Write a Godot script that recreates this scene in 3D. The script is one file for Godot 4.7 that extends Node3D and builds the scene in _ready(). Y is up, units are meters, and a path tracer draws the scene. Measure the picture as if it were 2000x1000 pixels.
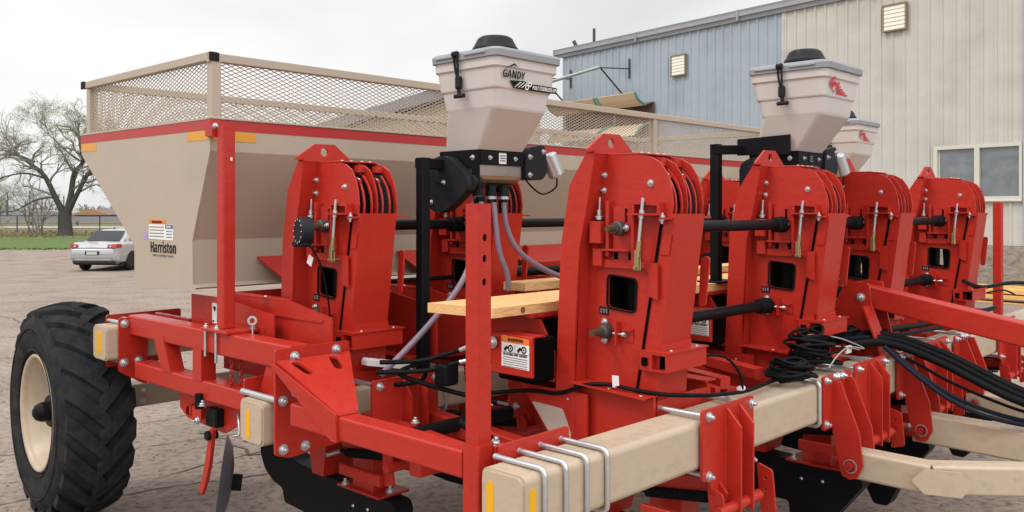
extends Node3D
# Scene: a red multi-row potato planter on a concrete yard, seen from its near front corner.
# Planter points are given in the planter's own frame: x along the toolbar, y up, z forwards.

const HEADING = 0.80618          # turn of the planter about y, radians
var org := {}                    # node -> its origin in the frame it was built in
var used := {}
var M := {}
var rng := RandomNumberGenerator.new()
var PF := Transform3D(Basis(Vector3.UP, HEADING), Vector3.ZERO)
var bolt_mesh: ArrayMesh
var dome_mesh: ArrayMesh

# ---------------------------------------------------------------- mesh builder
class MB:
	var v := PackedVector3Array()
	var n := PackedVector3Array()
	var c := PackedColorArray()
	var xf := Transform3D()
	var col := Color(1, 1, 1)
	func tri(a: Vector3, b: Vector3, d: Vector3, na: Vector3, nb: Vector3, nd: Vector3):
		var g := (b - a).cross(d - a)
		if g.length_squared() < 1e-16: return
		if g.dot(na + nb + nd) > 0.0:
			var t := b; b = d; d = t
			t = nb; nb = nd; nd = t
		v.append(xf * a); v.append(xf * b); v.append(xf * d)
		n.append((xf.basis * na).normalized()); n.append((xf.basis * nb).normalized()); n.append((xf.basis * nd).normalized())
		c.append(col); c.append(col); c.append(col)
	func flat(a, b, d, nn): tri(a, b, d, nn, nn, nn)
	func quad(a: Vector3, b: Vector3, cc: Vector3, d: Vector3, out := Vector3.ZERO):
		var g := (b - a).cross(cc - a)
		if g.length_squared() < 1e-14: g = (cc - a).cross(d - a)
		g = g.normalized()
		if out != Vector3.ZERO and g.dot(out) < 0: g = -g
		flat(a, b, cc, g); flat(a, cc, d, g)
	# box between two corners, edges chamfered by e
	func box(p: Vector3, q: Vector3, e := 0.0):
		var lo := Vector3(min(p.x, q.x), min(p.y, q.y), min(p.z, q.z)); var hi := Vector3(max(p.x, q.x), max(p.y, q.y), max(p.z, q.z))
		hull8(lo, hi, e)
	func hull8(lo: Vector3, hi: Vector3, e: float):
		var cc := (lo + hi) * 0.5; var h := (hi - lo) * 0.5
		e = min(e, min(h.x, min(h.y, h.z)) * 0.9)
		var ax := [Vector3.RIGHT, Vector3.UP, Vector3.BACK]
		for i in 3:
			var a: Vector3 = ax[i]; var b: Vector3 = ax[(i + 1) % 3]; var d: Vector3 = ax[(i + 2) % 3]
			var ha: float = h[i]; var hb: float = h[(i + 1) % 3]; var hd: float = h[(i + 2) % 3]
			for s in [-1.0, 1.0]:
				var o: Vector3 = cc + a * ha * s
				quad(o - b * (hb - e) - d * (hd - e), o + b * (hb - e) - d * (hd - e), o + b * (hb - e) + d * (hd - e), o - b * (hb - e) + d * (hd - e), a * s)
				if e > 0.0:
					for t in [-1.0, 1.0]:   # chamfer between face a*s and face b*t
						var p0: Vector3 = cc + a * ha * s + b * (hb - e) * t
						var p1: Vector3 = cc + a * (ha - e) * s + b * hb * t
						var na: Vector3 = (a * s + b * t).normalized()
						var w: Vector3 = d * (hd - e)
						flat(p0 - w, p0 + w, p1 + w, na); flat(p0 - w, p1 + w, p1 - w, na)
		if e > 0.0:
			for sx in [-1.0, 1.0]:
				for sy in [-1.0, 1.0]:
					for sz in [-1.0, 1.0]:
						flat(cc + Vector3(h.x * sx, (h.y - e) * sy, (h.z - e) * sz), cc + Vector3((h.x - e) * sx, h.y * sy, (h.z - e) * sz), cc + Vector3((h.x - e) * sx, (h.y - e) * sy, h.z * sz), Vector3(sx, sy, sz).normalized())
	# flat plate: outline pts (2D) with holes, placed by o + ex*x + ey*y, thickness t along ex x ey (from 0 to t)
	func plate(pts: Array, holes: Array, o: Vector3, ex: Vector3, ey: Vector3, t: float):
		var poly := PackedVector2Array(pts)
		if Geometry2D.is_polygon_clockwise(poly): poly.reverse()
		var en := ex.cross(ey).normalized()
		var loops := [poly]
		var merged := PackedVector2Array(poly)
		for hh in holes:
			var hp := PackedVector2Array(hh)
			if not Geometry2D.is_polygon_clockwise(hp): hp.reverse()
			loops.append(hp)
			var best := 1e9; var bi := 0; var bj := 0
			for i in merged.size():
				for j in hp.size():
					var dd := merged[i].distance_squared_to(hp[j])
					if dd < best: best = dd; bi = i; bj = j
			var r := PackedVector2Array()
			for i in bi + 1: r.append(merged[i])
			var bd: Vector2 = (hp[bj] - merged[bi]).normalized(); var nudge := Vector2(bd.y, -bd.x) * 2e-5
			for j in hp.size(): r.append(hp[(bj + j) % hp.size()])
			r.append(hp[bj] + nudge); r.append(merged[bi] + nudge)
			for i in range(bi + 1, merged.size()): r.append(merged[i])
			merged = r
		var idx := Geometry2D.triangulate_polygon(merged)
		if idx.is_empty(): printerr("plate failed ", pts)
		var back := en * t
		for k in range(0, idx.size(), 3):
			var a := o + ex * merged[idx[k]].x + ey * merged[idx[k]].y
			var b := o + ex * merged[idx[k + 1]].x + ey * merged[idx[k + 1]].y
			var d := o + ex * merged[idx[k + 2]].x + ey * merged[idx[k + 2]].y
			var s := signf(t) if t != 0.0 else 1.0
			flat(a, b, d, -en * s); flat(a + back, b + back, d + back, en * s)
		for lp in loops:
			var m: int = lp.size()
			for i in m:
				var p: Vector2 = lp[i]; var q: Vector2 = lp[(i + 1) % m]
				var e := (q - p)
				if e.length() < 1e-7: continue
				var nn := Vector2(e.y, -e.x).normalized()
				var n3 := (ex * nn.x + ey * nn.y).normalized()
				var a := o + ex * p.x + ey * p.y; var b := o + ex * q.x + ey * q.y
				flat(a, b, b + back, n3); flat(a, b + back, a + back, n3)
	# plate normal to x: pts are (z, y), from x0 to x1
	func px(pts: Array, x0: float, x1: float, holes := []):
		plate(pts, holes, Vector3(x0, 0, 0), Vector3.BACK, Vector3.UP, -(x1 - x0))
	# plate normal to z: pts are (x, y), from z0 to z1
	func pz(pts: Array, z0: float, z1: float, holes := []):
		plate(pts, holes, Vector3(0, 0, z0), Vector3.RIGHT, Vector3.UP, z1 - z0)
	# plate normal to y: pts are (x, z)
	func py(pts: Array, y0: float, y1: float, holes := []):
		plate(pts, holes, Vector3(0, y0, 0), Vector3.RIGHT, Vector3.BACK, -(y1 - y0))
	# sweep a convex profile (2D pts, ccw, with normals) along straight p0..p1
	func rtube(p0: Vector3, p1: Vector3, w: float, h: float, r := 0.01, up := Vector3.UP, open := false):
		var d := (p1 - p0).normalized()
		var sx := up.cross(d).normalized(); var sy := d.cross(sx).normalized()
		var P := []; var N := []
		var k := 4
		for q in 4:
			var cx: float = [1, -1, -1, 1][q] * (w * 0.5 - r); var cy: float = [1, 1, -1, -1][q] * (h * 0.5 - r)
			for i in k + 1:
				var a := (q + float(i) / k) * PI * 0.5
				N.append(sx * cos(a) + sy * sin(a)); P.append(sx * (cx + cos(a) * r) + sy * (cy + sin(a) * r))
		var m := P.size()
		for i in m:
			var j := (i + 1) % m
			tri(p0 + P[i], p0 + P[j], p1 + P[j], N[i], N[j], N[j]); tri(p0 + P[i], p1 + P[j], p1 + P[i], N[i], N[j], N[i])
		for e in 2:
			var c0: Vector3 = p0 if e == 0 else p1
			var dn := -d if e == 0 else d
			if open:
				for i in m:
					var j := (i + 1) % m
					quad(c0 + P[i], c0 + P[j], c0 + P[j] * 0.84, c0 + P[i] * 0.84, dn)
					var inn: Vector3 = c0 - dn * w * 1.2
					quad(c0 + P[i] * 0.84, c0 + P[j] * 0.84, inn + P[j] * 0.84, inn + P[i] * 0.84, -N[i])
			else:
				for i in m:
					var j := (i + 1) % m
					flat(c0, c0 + P[i], c0 + P[j], dn)
	# round pipe along points
	func pipe(pts: Array, r: float, sides := 10, caps := true, r1 := -1.0):
		if r1 < 0: r1 = r
		var m := pts.size()
		var d: Vector3 = (pts[1] - pts[0]).normalized()
		var u := d.cross(Vector3.UP if absf(d.y) < 0.9 else Vector3.RIGHT).normalized()
		var prev := []; var prevn := []
		for i in m:
			var t: Vector3
			if i == 0: t = pts[1] - pts[0]
			elif i == m - 1: t = pts[i] - pts[i - 1]
			else: t = (pts[i] - pts[i - 1]).normalized() + (pts[i + 1] - pts[i]).normalized()
			t = t.normalized()
			u = (u - t * u.dot(t)).normalized()
			var w := t.cross(u)
			var rr := lerpf(r, r1, float(i) / (m - 1))
			var ring := []; var rn := []
			for s in sides:
				var a := TAU * s / sides
				var nn := u * cos(a) + w * sin(a)
				rn.append(nn); ring.append(pts[i] + nn * rr)
			if i > 0:
				for s in sides:
					var q := (s + 1) % sides
					tri(prev[s], prev[q], ring[q], prevn[s], prevn[q], rn[q]); tri(prev[s], ring[q], ring[s], prevn[s], rn[q], rn[s])
			if caps and (i == 0 or i == m - 1):
				var dn := -t if i == 0 else t
				for s in sides: flat(pts[i], ring[s], ring[(s + 1) % sides], dn)
			prev = ring; prevn = rn
	func cyl(a: Vector3, b: Vector3, r: float, sides := 14, r1 := -1.0): pipe([a, b], r, sides, true, r1)
	# surface of revolution: prof = (radius, height along axis)
	func lathe(prof: Array, o: Vector3, axis: Vector3, seg := 24, smooth := false):
		axis = axis.normalized()
		var u := axis.cross(Vector3.UP if absf(axis.y) < 0.9 else Vector3.RIGHT).normalized(); var w := axis.cross(u)
		var pn := []
		for i in prof.size() - 1:
			var e: Vector2 = prof[i + 1] - prof[i]
			pn.append(Vector2(e.y, -e.x).normalized())
		for i in prof.size() - 1:
			var n0: Vector2 = pn[i]; var n1: Vector2 = pn[i]
			if smooth:
				if i > 0: n0 = (pn[i] + pn[i - 1]).normalized()
				if i < pn.size() - 1: n1 = (pn[i] + pn[i + 1]).normalized()
			for s in seg:
				var a0 := TAU * s / seg; var a1 := TAU * (s + 1) / seg
				var d0 := u * cos(a0) + w * sin(a0); var d1 := u * cos(a1) + w * sin(a1)
				var p: Vector2 = prof[i]; var q: Vector2 = prof[i + 1]
				var A := o + d0 * p.x + axis * p.y; var B := o + d1 * p.x + axis * p.y; var C := o + d1 * q.x + axis * q.y; var D := o + d0 * q.x + axis * q.y
				tri(A, B, C, d0 * n0.x + axis * n0.y, d1 * n0.x + axis * n0.y, d1 * n1.x + axis * n1.y)
				tri(A, C, D, d0 * n0.x + axis * n0.y, d1 * n1.x + axis * n1.y, d0 * n1.x + axis * n1.y)
	# loft between rings of equal size
	func loft(rings: Array, smooth := true, caps := true):
		var m: int = rings[0].size()
		for i in rings.size() - 1:
			for s in m:
				var q := (s + 1) % m
				quad(rings[i][s], rings[i][q], rings[i + 1][q], rings[i + 1][s], rings[i][s] + rings[i][q] - 2.0 * cen(rings[i]) )
		if caps:
			for e in 2:
				var R: Array = rings[0] if e == 0 else rings[-1]
				var other: Array = rings[1] if e == 0 else rings[-2]
				var cc := cen(R)
				for s in m:
					var g: Vector3 = (R[s] - cc).cross(R[(s + 1) % m] - cc).normalized()
					if g.dot(cc - cen(other)) < 0: g = -g
					flat(cc, R[s], R[(s + 1) % m], g)
	func cen(R: Array) -> Vector3:
		var s := Vector3.ZERO
		for p in R: s += p
		return s / R.size()
	func coil(a: Vector3, b: Vector3, r: float, wire: float, turns: int):
		var d := (b - a); var ax := d.normalized()
		var u := ax.cross(Vector3.UP if absf(ax.y) < 0.9 else Vector3.RIGHT).normalized(); var w := ax.cross(u)
		var pts := []
		for i in turns * 10 + 1:
			var t := float(i) / (turns * 10); var an := TAU * turns * t
			pts.append(a + d * t + (u * cos(an) + w * sin(an)) * r)
		pipe(pts, wire, 5)
	func mesh(pivot: Vector3, m: Material) -> ArrayMesh:
		var a := []; a.resize(Mesh.ARRAY_MAX)
		var vv := PackedVector3Array(); vv.resize(v.size())
		for i in v.size(): vv[i] = v[i] - pivot
		a[Mesh.ARRAY_VERTEX] = vv; a[Mesh.ARRAY_NORMAL] = n
		if m is StandardMaterial3D and m.vertex_color_use_as_albedo: a[Mesh.ARRAY_COLOR] = c
		var r := ArrayMesh.new(); r.add_surface_from_arrays(Mesh.PRIMITIVE_TRIANGLES, a)
		if m: r.surface_set_material(0, m)
		return r
	func base() -> Vector3:
		var bb := AABB(v[0], Vector3.ZERO)
		for p in v: bb = bb.expand(p)
		return Vector3(bb.position.x + bb.size.x * 0.5, bb.position.y, bb.position.z + bb.size.z * 0.5)

# ---------------------------------------------------------------- nodes
func free_name(called: String) -> String:
	if not used.has(called):
		used[called] = 0
		return called
	used[called] += 1
	return "%s_%03d" % [called, used[called]]

func tag(o: Node, label: String, category: String, group := "", kind := ""):
	if label: o.set_meta("label", label)
	if category: o.set_meta("category", category)
	if group: o.set_meta("group", group)
	if kind: o.set_meta("kind", kind)
	return o

# a thing: a Node3D at its base; frame is the planter's or the world's
func thing(called: String, label: String, category: String, at: Vector3, frame := Transform3D(), group := "") -> Node3D:
	var o := Node3D.new(); o.name = free_name(called); add_child(o)
	o.transform = Transform3D(frame.basis, frame * at)
	org[o] = at
	return tag(o, label, category, group)

func holder(called: String, parent: Node, at: Vector3) -> Node3D:
	var o := Node3D.new(); o.name = called; parent.add_child(o, true)
	o.position = at - org[parent]; org[o] = at
	return o

# one named mesh under parent; points in the frame of the parent's thing
func obj(called: String, b: MB, m: Material, parent: Node = self, frame := Transform3D(), label := "") -> MeshInstance3D:
	var o := MeshInstance3D.new()
	var p := b.base()
	o.mesh = b.mesh(p, m)
	if parent == self:
		o.name = free_name(called); add_child(o); o.transform = Transform3D(frame.basis, frame * p)
	else:
		o.name = called; parent.add_child(o, true); o.position = p - org[parent]
	org[o] = p
	if label: o.set_meta("label", label)
	return o

func bolt(parent: Node, at: Vector3, nrm: Vector3, size := 1.0, dome := false, called := "bolt"):
	var o := MeshInstance3D.new(); o.mesh = dome_mesh if dome else bolt_mesh; o.name = called
	parent.add_child(o, true)
	var y := nrm.normalized(); var x := y.cross(Vector3.UP if absf(y.y) < 0.9 else Vector3.RIGHT).normalized()
	o.transform = Transform3D(Basis(x, y, x.cross(y)).rotated(y, at.x * 37.0).scaled(Vector3.ONE * size), at - org[parent])
	return o

func text(called: String, s: String, parent: Node, at: Vector3, ex: Vector3, ey: Vector3, w: float, h: float, m: Material, bold := true, font := "Droid Sans"):
	var t := TextMesh.new(); t.text = s
	var f := SystemFont.new(); f.font_names = PackedStringArray([font]); f.font_weight = 700 if bold else 400
	t.font = f; t.font_size = 32; t.pixel_size = 0.01; t.depth = 0.02; t.curve_step = 3.0
	t.material = m
	var bb := t.get_aabb()
	var o := MeshInstance3D.new(); o.name = called; o.mesh = t; parent.add_child(o, true)
	var sx: float = w / maxf(bb.size.x, 0.001); var sy: float = h / maxf(bb.size.y, 0.001)
	var X := ex.normalized(); var Y := ey.normalized(); var Z := X.cross(Y).normalized()
	var B := Basis(X * sx, Y * sy, Z * 0.06)
	o.transform = Transform3D(B, at - org[parent] - B * (bb.position + bb.size * 0.5))
	return o

# ---------------------------------------------------------------- shapes
func V(x, y, z) -> Vector3: return Vector3(x, y, z)
func D(a: Array) -> Array:      # flat list of numbers -> points
	var r := []
	for i in range(0, a.size(), 2): r.append(Vector2(a[i], a[i + 1]))
	return r
func shift(a: Array, d: Vector2) -> Array:
	var r := []
	for p in a: r.append(p + d)
	return r
func circ(cx: float, cy: float, r: float, k := 16, ry := -1.0) -> Array:
	var a := []
	if ry < 0: ry = r
	for i in k: a.append(Vector2(cx + cos(TAU * i / k) * r, cy + sin(TAU * i / k) * ry))
	return a
func slot(p: Vector2, q: Vector2, r: float) -> Array:
	var a := []; var d := (q - p).normalized(); var w := Vector2(-d.y, d.x)
	for i in 9:
		var t := PI * i / 8.0
		a.append(q + (w * cos(t) + d * sin(t)) * r)
	for i in 9:
		var t := PI * i / 8.0
		a.append(p + (-w * cos(t) - d * sin(t)) * r)
	return a
func rrect(pts: Array, r: float, k := 5) -> Array:    # rounds the corners of a polygon
	var a := []; var m := pts.size()
	for i in m:
		var p: Vector2 = pts[i]; var d0: Vector2 = (pts[(i + m - 1) % m] - p); var d1: Vector2 = (pts[(i + 1) % m] - p)
		var rr: float = min(r, min(d0.length(), d1.length()) * 0.48)
		var s := p + d0.normalized() * rr; var e := p + d1.normalized() * rr
		for j in k + 1:
			var t := float(j) / k
			a.append(s.lerp(p, t).lerp(p.lerp(e, t), t))
	return a
func bez(P: Array, k := 8) -> Array:      # smooth curve through points
	var cv := Curve3D.new()
	for i in P.size():
		var t: Vector3 = (P[min(i + 1, P.size() - 1)] - P[max(i - 1, 0)]) / 6.0
		cv.add_point(P[i], -t, t)
	var r := []
	for i in (P.size() - 1) * k + 1: r.append(cv.sample(int(min(i / k, P.size() - 2)), float(i) / k - min(i / k, P.size() - 2)))
	return r

# ---------------------------------------------------------------- materials
func noise(freq: float, oct := 4, sd := 1, kind := FastNoiseLite.TYPE_SIMPLEX_SMOOTH) -> FastNoiseLite:
	var f := FastNoiseLite.new(); f.seed = sd; f.frequency = freq; f.fractal_octaves = oct; f.noise_type = kind
	return f
func ntex(f: FastNoiseLite, ramp: Array, size := 512, normal := false, bump := 4.0) -> NoiseTexture2D:
	var t := NoiseTexture2D.new(); t.width = size; t.height = size; t.seamless = true; t.noise = f
	if normal:
		t.as_normal_map = true; t.bump_strength = bump
	else:
		var g := Gradient.new()
		var cs := PackedColorArray(); var os := PackedFloat32Array()
		for i in ramp.size(): cs.append(ramp[i][1]); os.append(ramp[i][0])
		g.colors = cs; g.offsets = os; t.color_ramp = g
	return t
func grey(x: float) -> Color: return Color(x, x, x)
func mat(called: String, c: Color, rough: float, metal := 0.0, spec := 0.5) -> StandardMaterial3D:
	var m := StandardMaterial3D.new(); m.resource_name = called; m.albedo_color = c; m.roughness = rough; m.metallic = metal; m.metallic_specular = spec
	M[called] = m
	return m
func worn(m: StandardMaterial3D, ramp_tex: Texture2D, scale: float, nrm: Texture2D = null, depth := 0.3, rough_tex: Texture2D = null):
	m.albedo_texture = ramp_tex; m.uv1_triplanar = true; m.uv1_world_triplanar = true; m.uv1_scale = Vector3.ONE * scale
	if nrm: m.normal_enabled = true; m.normal_texture = nrm; m.normal_scale = depth
	if rough_tex: m.roughness_texture = rough_tex; m.roughness_texture_channel = BaseMaterial3D.TEXTURE_CHANNEL_RED

func materials():
	var blot := ntex(noise(0.012, 5, 3), [[0.0, grey(0.88)], [0.35, grey(0.96)], [0.6, grey(1.0)], [1.0, grey(0.95)]])
	var soft := ntex(noise(0.010, 4, 4), [[0.0, grey(0.95)], [0.5, grey(1.0)], [1.0, grey(0.97)]])
	var dust := ntex(noise(0.02, 5, 8), [[0.0, Color(0.93, 0.90, 0.88)], [0.4, Color(1, 1, 1)], [0.75, Color(1, 0.98, 0.96)], [1.0, Color(0.92, 0.86, 0.82)]])
	var fine := ntex(noise(0.09, 3, 5), [], 512, true, 3.0)
	var wavy := ntex(noise(0.012, 5, 6), [], 512, true, 9.0)
	var rvar := ntex(noise(0.02, 4, 12), [[0.0, grey(0.60)], [0.5, grey(0.80)], [1.0, grey(1.0)]])
	worn(mat("red paint", Color(0.665, 0.162, 0.118), 0.44, 0.0, 0.42), dust, 1.7, wavy, 0.16, rvar)
	var chips := ntex(noise(0.055, 4, 17), [[0.0, Color(0.42, 0.36, 0.32)], [0.13, Color(0.55, 0.47, 0.42)], [0.19, Color(0.95, 0.94, 0.93)], [0.24, Color(1, 1, 1)], [0.86, Color(1, 1, 1)], [0.93, Color(0.93, 0.89, 0.87)], [1.0, Color(0.88, 0.84, 0.82)]], 1024)
	for k in ["red paint"]:
		M[k].detail_enabled = true; M[k].detail_albedo = chips; M[k].detail_blend_mode = BaseMaterial3D.BLEND_MODE_MUL
	worn(mat("cream paint", Color(0.695, 0.63, 0.55), 0.5, 0.0, 0.4), dust, 0.9, fine, 0.08, rvar)
	worn(mat("cream steel", Color(0.672, 0.618, 0.552), 0.5, 0.0, 0.45), soft, 0.35, fine, 0.04)
	worn(mat("black paint", Color(0.085, 0.085, 0.098), 0.42, 0.0, 0.22), blot, 1.1, fine, 0.1)
	worn(mat("black plastic", Color(0.13, 0.135, 0.155), 0.5, 0.0, 0.28), blot, 2.0, fine, 0.15)
	mat("black rubber", Color(0.085, 0.088, 0.098), 0.7, 0.0, 0.18)
	mat("dark hollow", Color(0.05, 0.045, 0.045), 0.9, 0.0, 0.1)  # near-black that also paints shade inside hollows
	worn(mat("tyre rubber", Color(0.205, 0.207, 0.213), 0.9, 0.0, 0.2), ntex(noise(0.015, 5, 9), [[0.0, Color(0.62, 0.64, 0.68)], [0.45, Color(0.80, 0.80, 0.82)], [0.75, Color(1, 0.97, 0.93)], [1.0, Color(1, 0.93, 0.85)]]), 1.2, ntex(noise(0.05, 4, 4), [], 512, true, 5.0), 0.35)
	worn(mat("zinc", Color(0.78, 0.79, 0.80), 0.33, 0.75), blot, 6.0)
	worn(mat("stainless", Color(0.62, 0.59, 0.57), 0.35, 0.9), blot, 2.0)
	worn(mat("steel disc", Color(0.46, 0.48, 0.52), 0.45, 0.55), blot, 2.2)
	worn(mat("brass zinc", Color(0.64, 0.57, 0.41), 0.4, 0.75), blot, 6.0)
	worn(mat("cast iron", Color(0.30, 0.275, 0.265), 0.6, 0.35), blot, 4.0)
	worn(mat("rusty shaft", Color(0.36, 0.27, 0.19), 0.65, 0.4), blot, 5.0)
	worn(mat("white poly", Color(0.765, 0.745, 0.73), 0.5, 0.0, 0.4), ntex(noise(0.008, 3, 15), [[0.0, Color(0.95, 0.94, 0.93)], [1.0, Color(1, 1, 1)]]), 1.0, fine, 0.05)
	worn(mat("grey lid", Color(0.56, 0.57, 0.59), 0.55, 0.0, 0.4), blot, 1.5)
	mat("yellow reflector", Color(0.86, 0.63, 0.05), 0.35, 0.0, 0.5)
	mat("amber reflector", Color(0.80, 0.56, 0.16), 0.4, 0.0, 0.5)
	worn(mat("stripe red", Color(0.66, 0.16, 0.155), 0.42, 0.0, 0.5), dust, 1.0)
	mat("decal white", Color(0.86, 0.86, 0.85), 0.5, 0.0, 0.4)
	mat("decal cream", Color(0.69, 0.65, 0.60), 0.4, 0.0, 0.5)
	mat("decal orange", Color(0.87, 0.45, 0.12), 0.5)
	mat("decal blue", Color(0.16, 0.27, 0.50), 0.5)
	mat("print black", Color(0.09, 0.09, 0.09), 0.6, 0.0, 0.3)
	mat("print grey", Color(0.45, 0.45, 0.46), 0.6, 0.0, 0.3)
	mat("print red", Color(0.76, 0.16, 0.19), 0.5)
	mat("print white", Color(0.88, 0.88, 0.87), 0.5)
	var hose := mat("clear hose", Color(0.50, 0.44, 0.50, 0.80), 0.3); hose.transparency = BaseMaterial3D.TRANSPARENCY_ALPHA
	mat("hose", Color(0.06, 0.063, 0.073), 0.5, 0.0, 0.22)
	mat("blue hose", Color(0.075, 0.10, 0.15), 0.55, 0.0, 0.3)
	mat("grey wire", Color(0.55, 0.55, 0.53), 0.6)
	mat("tag paper", Color(0.87, 0.86, 0.86), 0.7)
	var grain := ntex(noise(0.02, 4, 21), [[0.0, Color(0.74, 0.58, 0.40)], [0.45, Color(0.84, 0.69, 0.50)], [0.7, Color(0.88, 0.75, 0.56)], [1.0, Color(0.68, 0.51, 0.34)]])
	var wd := mat("pine wood", Color(1, 0.97, 0.92), 0.75, 0.0, 0.3); wd.albedo_texture = grain; wd.uv1_triplanar = true; wd.uv1_scale = Vector3(0.8, 9, 9)
	var wb := mat("bright lumber", Color(1.0, 0.95, 0.80), 0.8, 0.0, 0.3); wb.albedo_texture = grain; wb.uv1_triplanar = true; wb.uv1_scale = Vector3(1.5, 3, 3)
	# setting
	var slabs := ntex(noise(0.006, 6, 31), [[0.0, Color(0.57, 0.515, 0.475)], [0.35, Color(0.625, 0.57, 0.525)], [0.6, Color(0.65, 0.595, 0.548)], [1.0, Color(0.68, 0.625, 0.578)]], 1024)
	var speck := ntex(noise(0.12, 4, 33), [[0.0, grey(0.62)], [0.3, grey(0.86)], [0.5, grey(0.96)], [1.0, grey(1.0)]], 1024)
	var g := mat("concrete yard", Color(0.91, 0.90, 0.90), 0.9, 0.0, 0.25)
	worn(g, slabs, 0.11, ntex(noise(0.11, 5, 35), [], 512, true, 5.0), 0.2)
	g.detail_enabled = true; g.detail_albedo = speck; g.detail_blend_mode = BaseMaterial3D.BLEND_MODE_MUL; g.detail_uv_layer = BaseMaterial3D.DETAIL_UV_1
	mat("crack", Color(0.36, 0.32, 0.295), 0.95, 0.0, 0.1)
	mat("stain", Color(0.46, 0.40, 0.365), 0.9, 0.0, 0.2)
	worn(mat("lawn", Color(1, 1, 1), 1.0, 0.0, 0.1), ntex(noise(0.02, 5, 41), [[0.0, Color(0.31, 0.38, 0.23)], [0.5, Color(0.36, 0.43, 0.27)], [1.0, Color(0.45, 0.48, 0.32)]]), 0.25)
	worn(mat("dry grass", Color(1, 1, 1), 1.0, 0.0, 0.1), ntex(noise(0.02, 5, 42), [[0.0, Color(0.39, 0.37, 0.26)], [1.0, Color(0.50, 0.47, 0.35)]]), 0.2)
	mat("road", Color(0.64, 0.62, 0.60), 0.95, 0.0, 0.1)
	var grass := mat("grass blades", Color(1, 1, 1), 0.9, 0.0, 0.15); grass.vertex_color_use_as_albedo = true
	worn(mat("blue siding", Color(0.625, 0.665, 0.70), 0.5, 0.1, 0.4), blot, 0.12)
	worn(mat("cream siding", Color(0.745, 0.735, 0.705), 0.5, 0.05, 0.4), blot, 0.12)
	worn(mat("grey trim", Color(0.60, 0.61, 0.63), 0.5, 0.1, 0.4), blot, 0.15)
	mat("roof metal", Color(0.56, 0.565, 0.58), 0.5, 0.3)
	mat("window frame", Color(0.76, 0.755, 0.71), 0.5)
	worn(mat("window glass", Color(0.48, 0.51, 0.525), 0.12, 0.0, 0.7), ntex(noise(0.01, 4, 51), [[0.0, grey(0.78)], [1.0, grey(1.0)]]), 0.7)
	worn(mat("rough concrete", Color(0.62, 0.59, 0.55), 0.95, 0.0, 0.2), ntex(noise(0.02, 6, 52), [[0.0, Color(0.62, 0.6, 0.57)], [0.4, Color(0.9, 0.88, 0.86)], [1.0, Color(1, 1, 1)]]), 0.5, ntex(noise(0.04, 5, 53), [], 512, true, 8.0), 0.6)
	mat("louvre slat", Color(0.86, 0.85, 0.79), 0.5)
	mat("louvre frame", Color(0.50, 0.45, 0.38), 0.6)
	mat("awning cream", Color(0.80, 0.73, 0.61), 0.7)
	mat("awning dark", Color(0.36, 0.27, 0.25), 0.85)  # brown that paints the shade under the canopies
	mat("awning green", Color(0.36, 0.55, 0.50), 0.6)
	mat("galvanised", Color(0.70, 0.73, 0.74), 0.35, 0.6)
	mat("dark iron", Color(0.20, 0.22, 0.25), 0.6)
	worn(mat("tan siding", Color(0.72, 0.65, 0.53), 0.7), blot, 0.1)
	mat("grey shingle", Color(0.50, 0.505, 0.53), 0.8)
	mat("brown shingle", Color(0.42, 0.37, 0.35), 0.85)
	mat("tan brick", Color(0.60, 0.46, 0.34), 0.9)
	worn(mat("bark", Color(0.39, 0.37, 0.355), 0.95, 0.0, 0.15), ntex(noise(0.05, 5, 61), [[0.0, grey(0.6)], [1.0, grey(1.0)]]), 1.0)
	mat("twigs", Color(0.52, 0.50, 0.465), 0.95, 0.0, 0.1)  # twigs, like bark, paled in colour to stand for distance haze
	var bud := mat("buds", Color(0.70, 0.71, 0.55), 0.95, 0.0, 0.1)
	mat("car paint", Color(0.68, 0.685, 0.70), 0.3, 0.35, 0.6)
	mat("car glass", Color(0.16, 0.16, 0.19), 0.3, 0.0, 0.35)
	mat("tail red", Color(0.62, 0.08, 0.10), 0.2, 0.0, 0.6)
	mat("car dark", Color(0.10, 0.10, 0.11), 0.7)
	mat("plate white", Color(0.70, 0.72, 0.70), 0.5)
	mat("wheel alloy", Color(0.45, 0.46, 0.48), 0.4, 0.8)
	mat("chain red", Color(0.60, 0.10, 0.09), 0.5)

# ---------------------------------------------------------------- the planter
func bolt_meshes():
	var b := MB.new()
	b.lathe(D([0.0, 0.003, 0.019, 0.003, 0.019, 0.0]), V(0, 0, 0), Vector3.UP, 14)
	b.lathe(D([0.0, 0.013, 0.0125, 0.013, 0.0145, 0.0105, 0.0145, 0.003]), V(0, 0, 0), Vector3.UP, 6)
	b.lathe(D([0.0, 0.024, 0.0065, 0.024, 0.0075, 0.022, 0.0075, 0.013]), V(0, 0, 0), Vector3.UP, 8)
	bolt_mesh = b.mesh(Vector3.ZERO, M["zinc"])
	b = MB.new()
	b.lathe(D([0.0, 0.007, 0.005, 0.0062, 0.009, 0.004, 0.011, 0.0]), V(0, 0, 0), Vector3.UP, 10, true)
	dome_mesh = b.mesh(Vector3.ZERO, M["zinc"])

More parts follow.
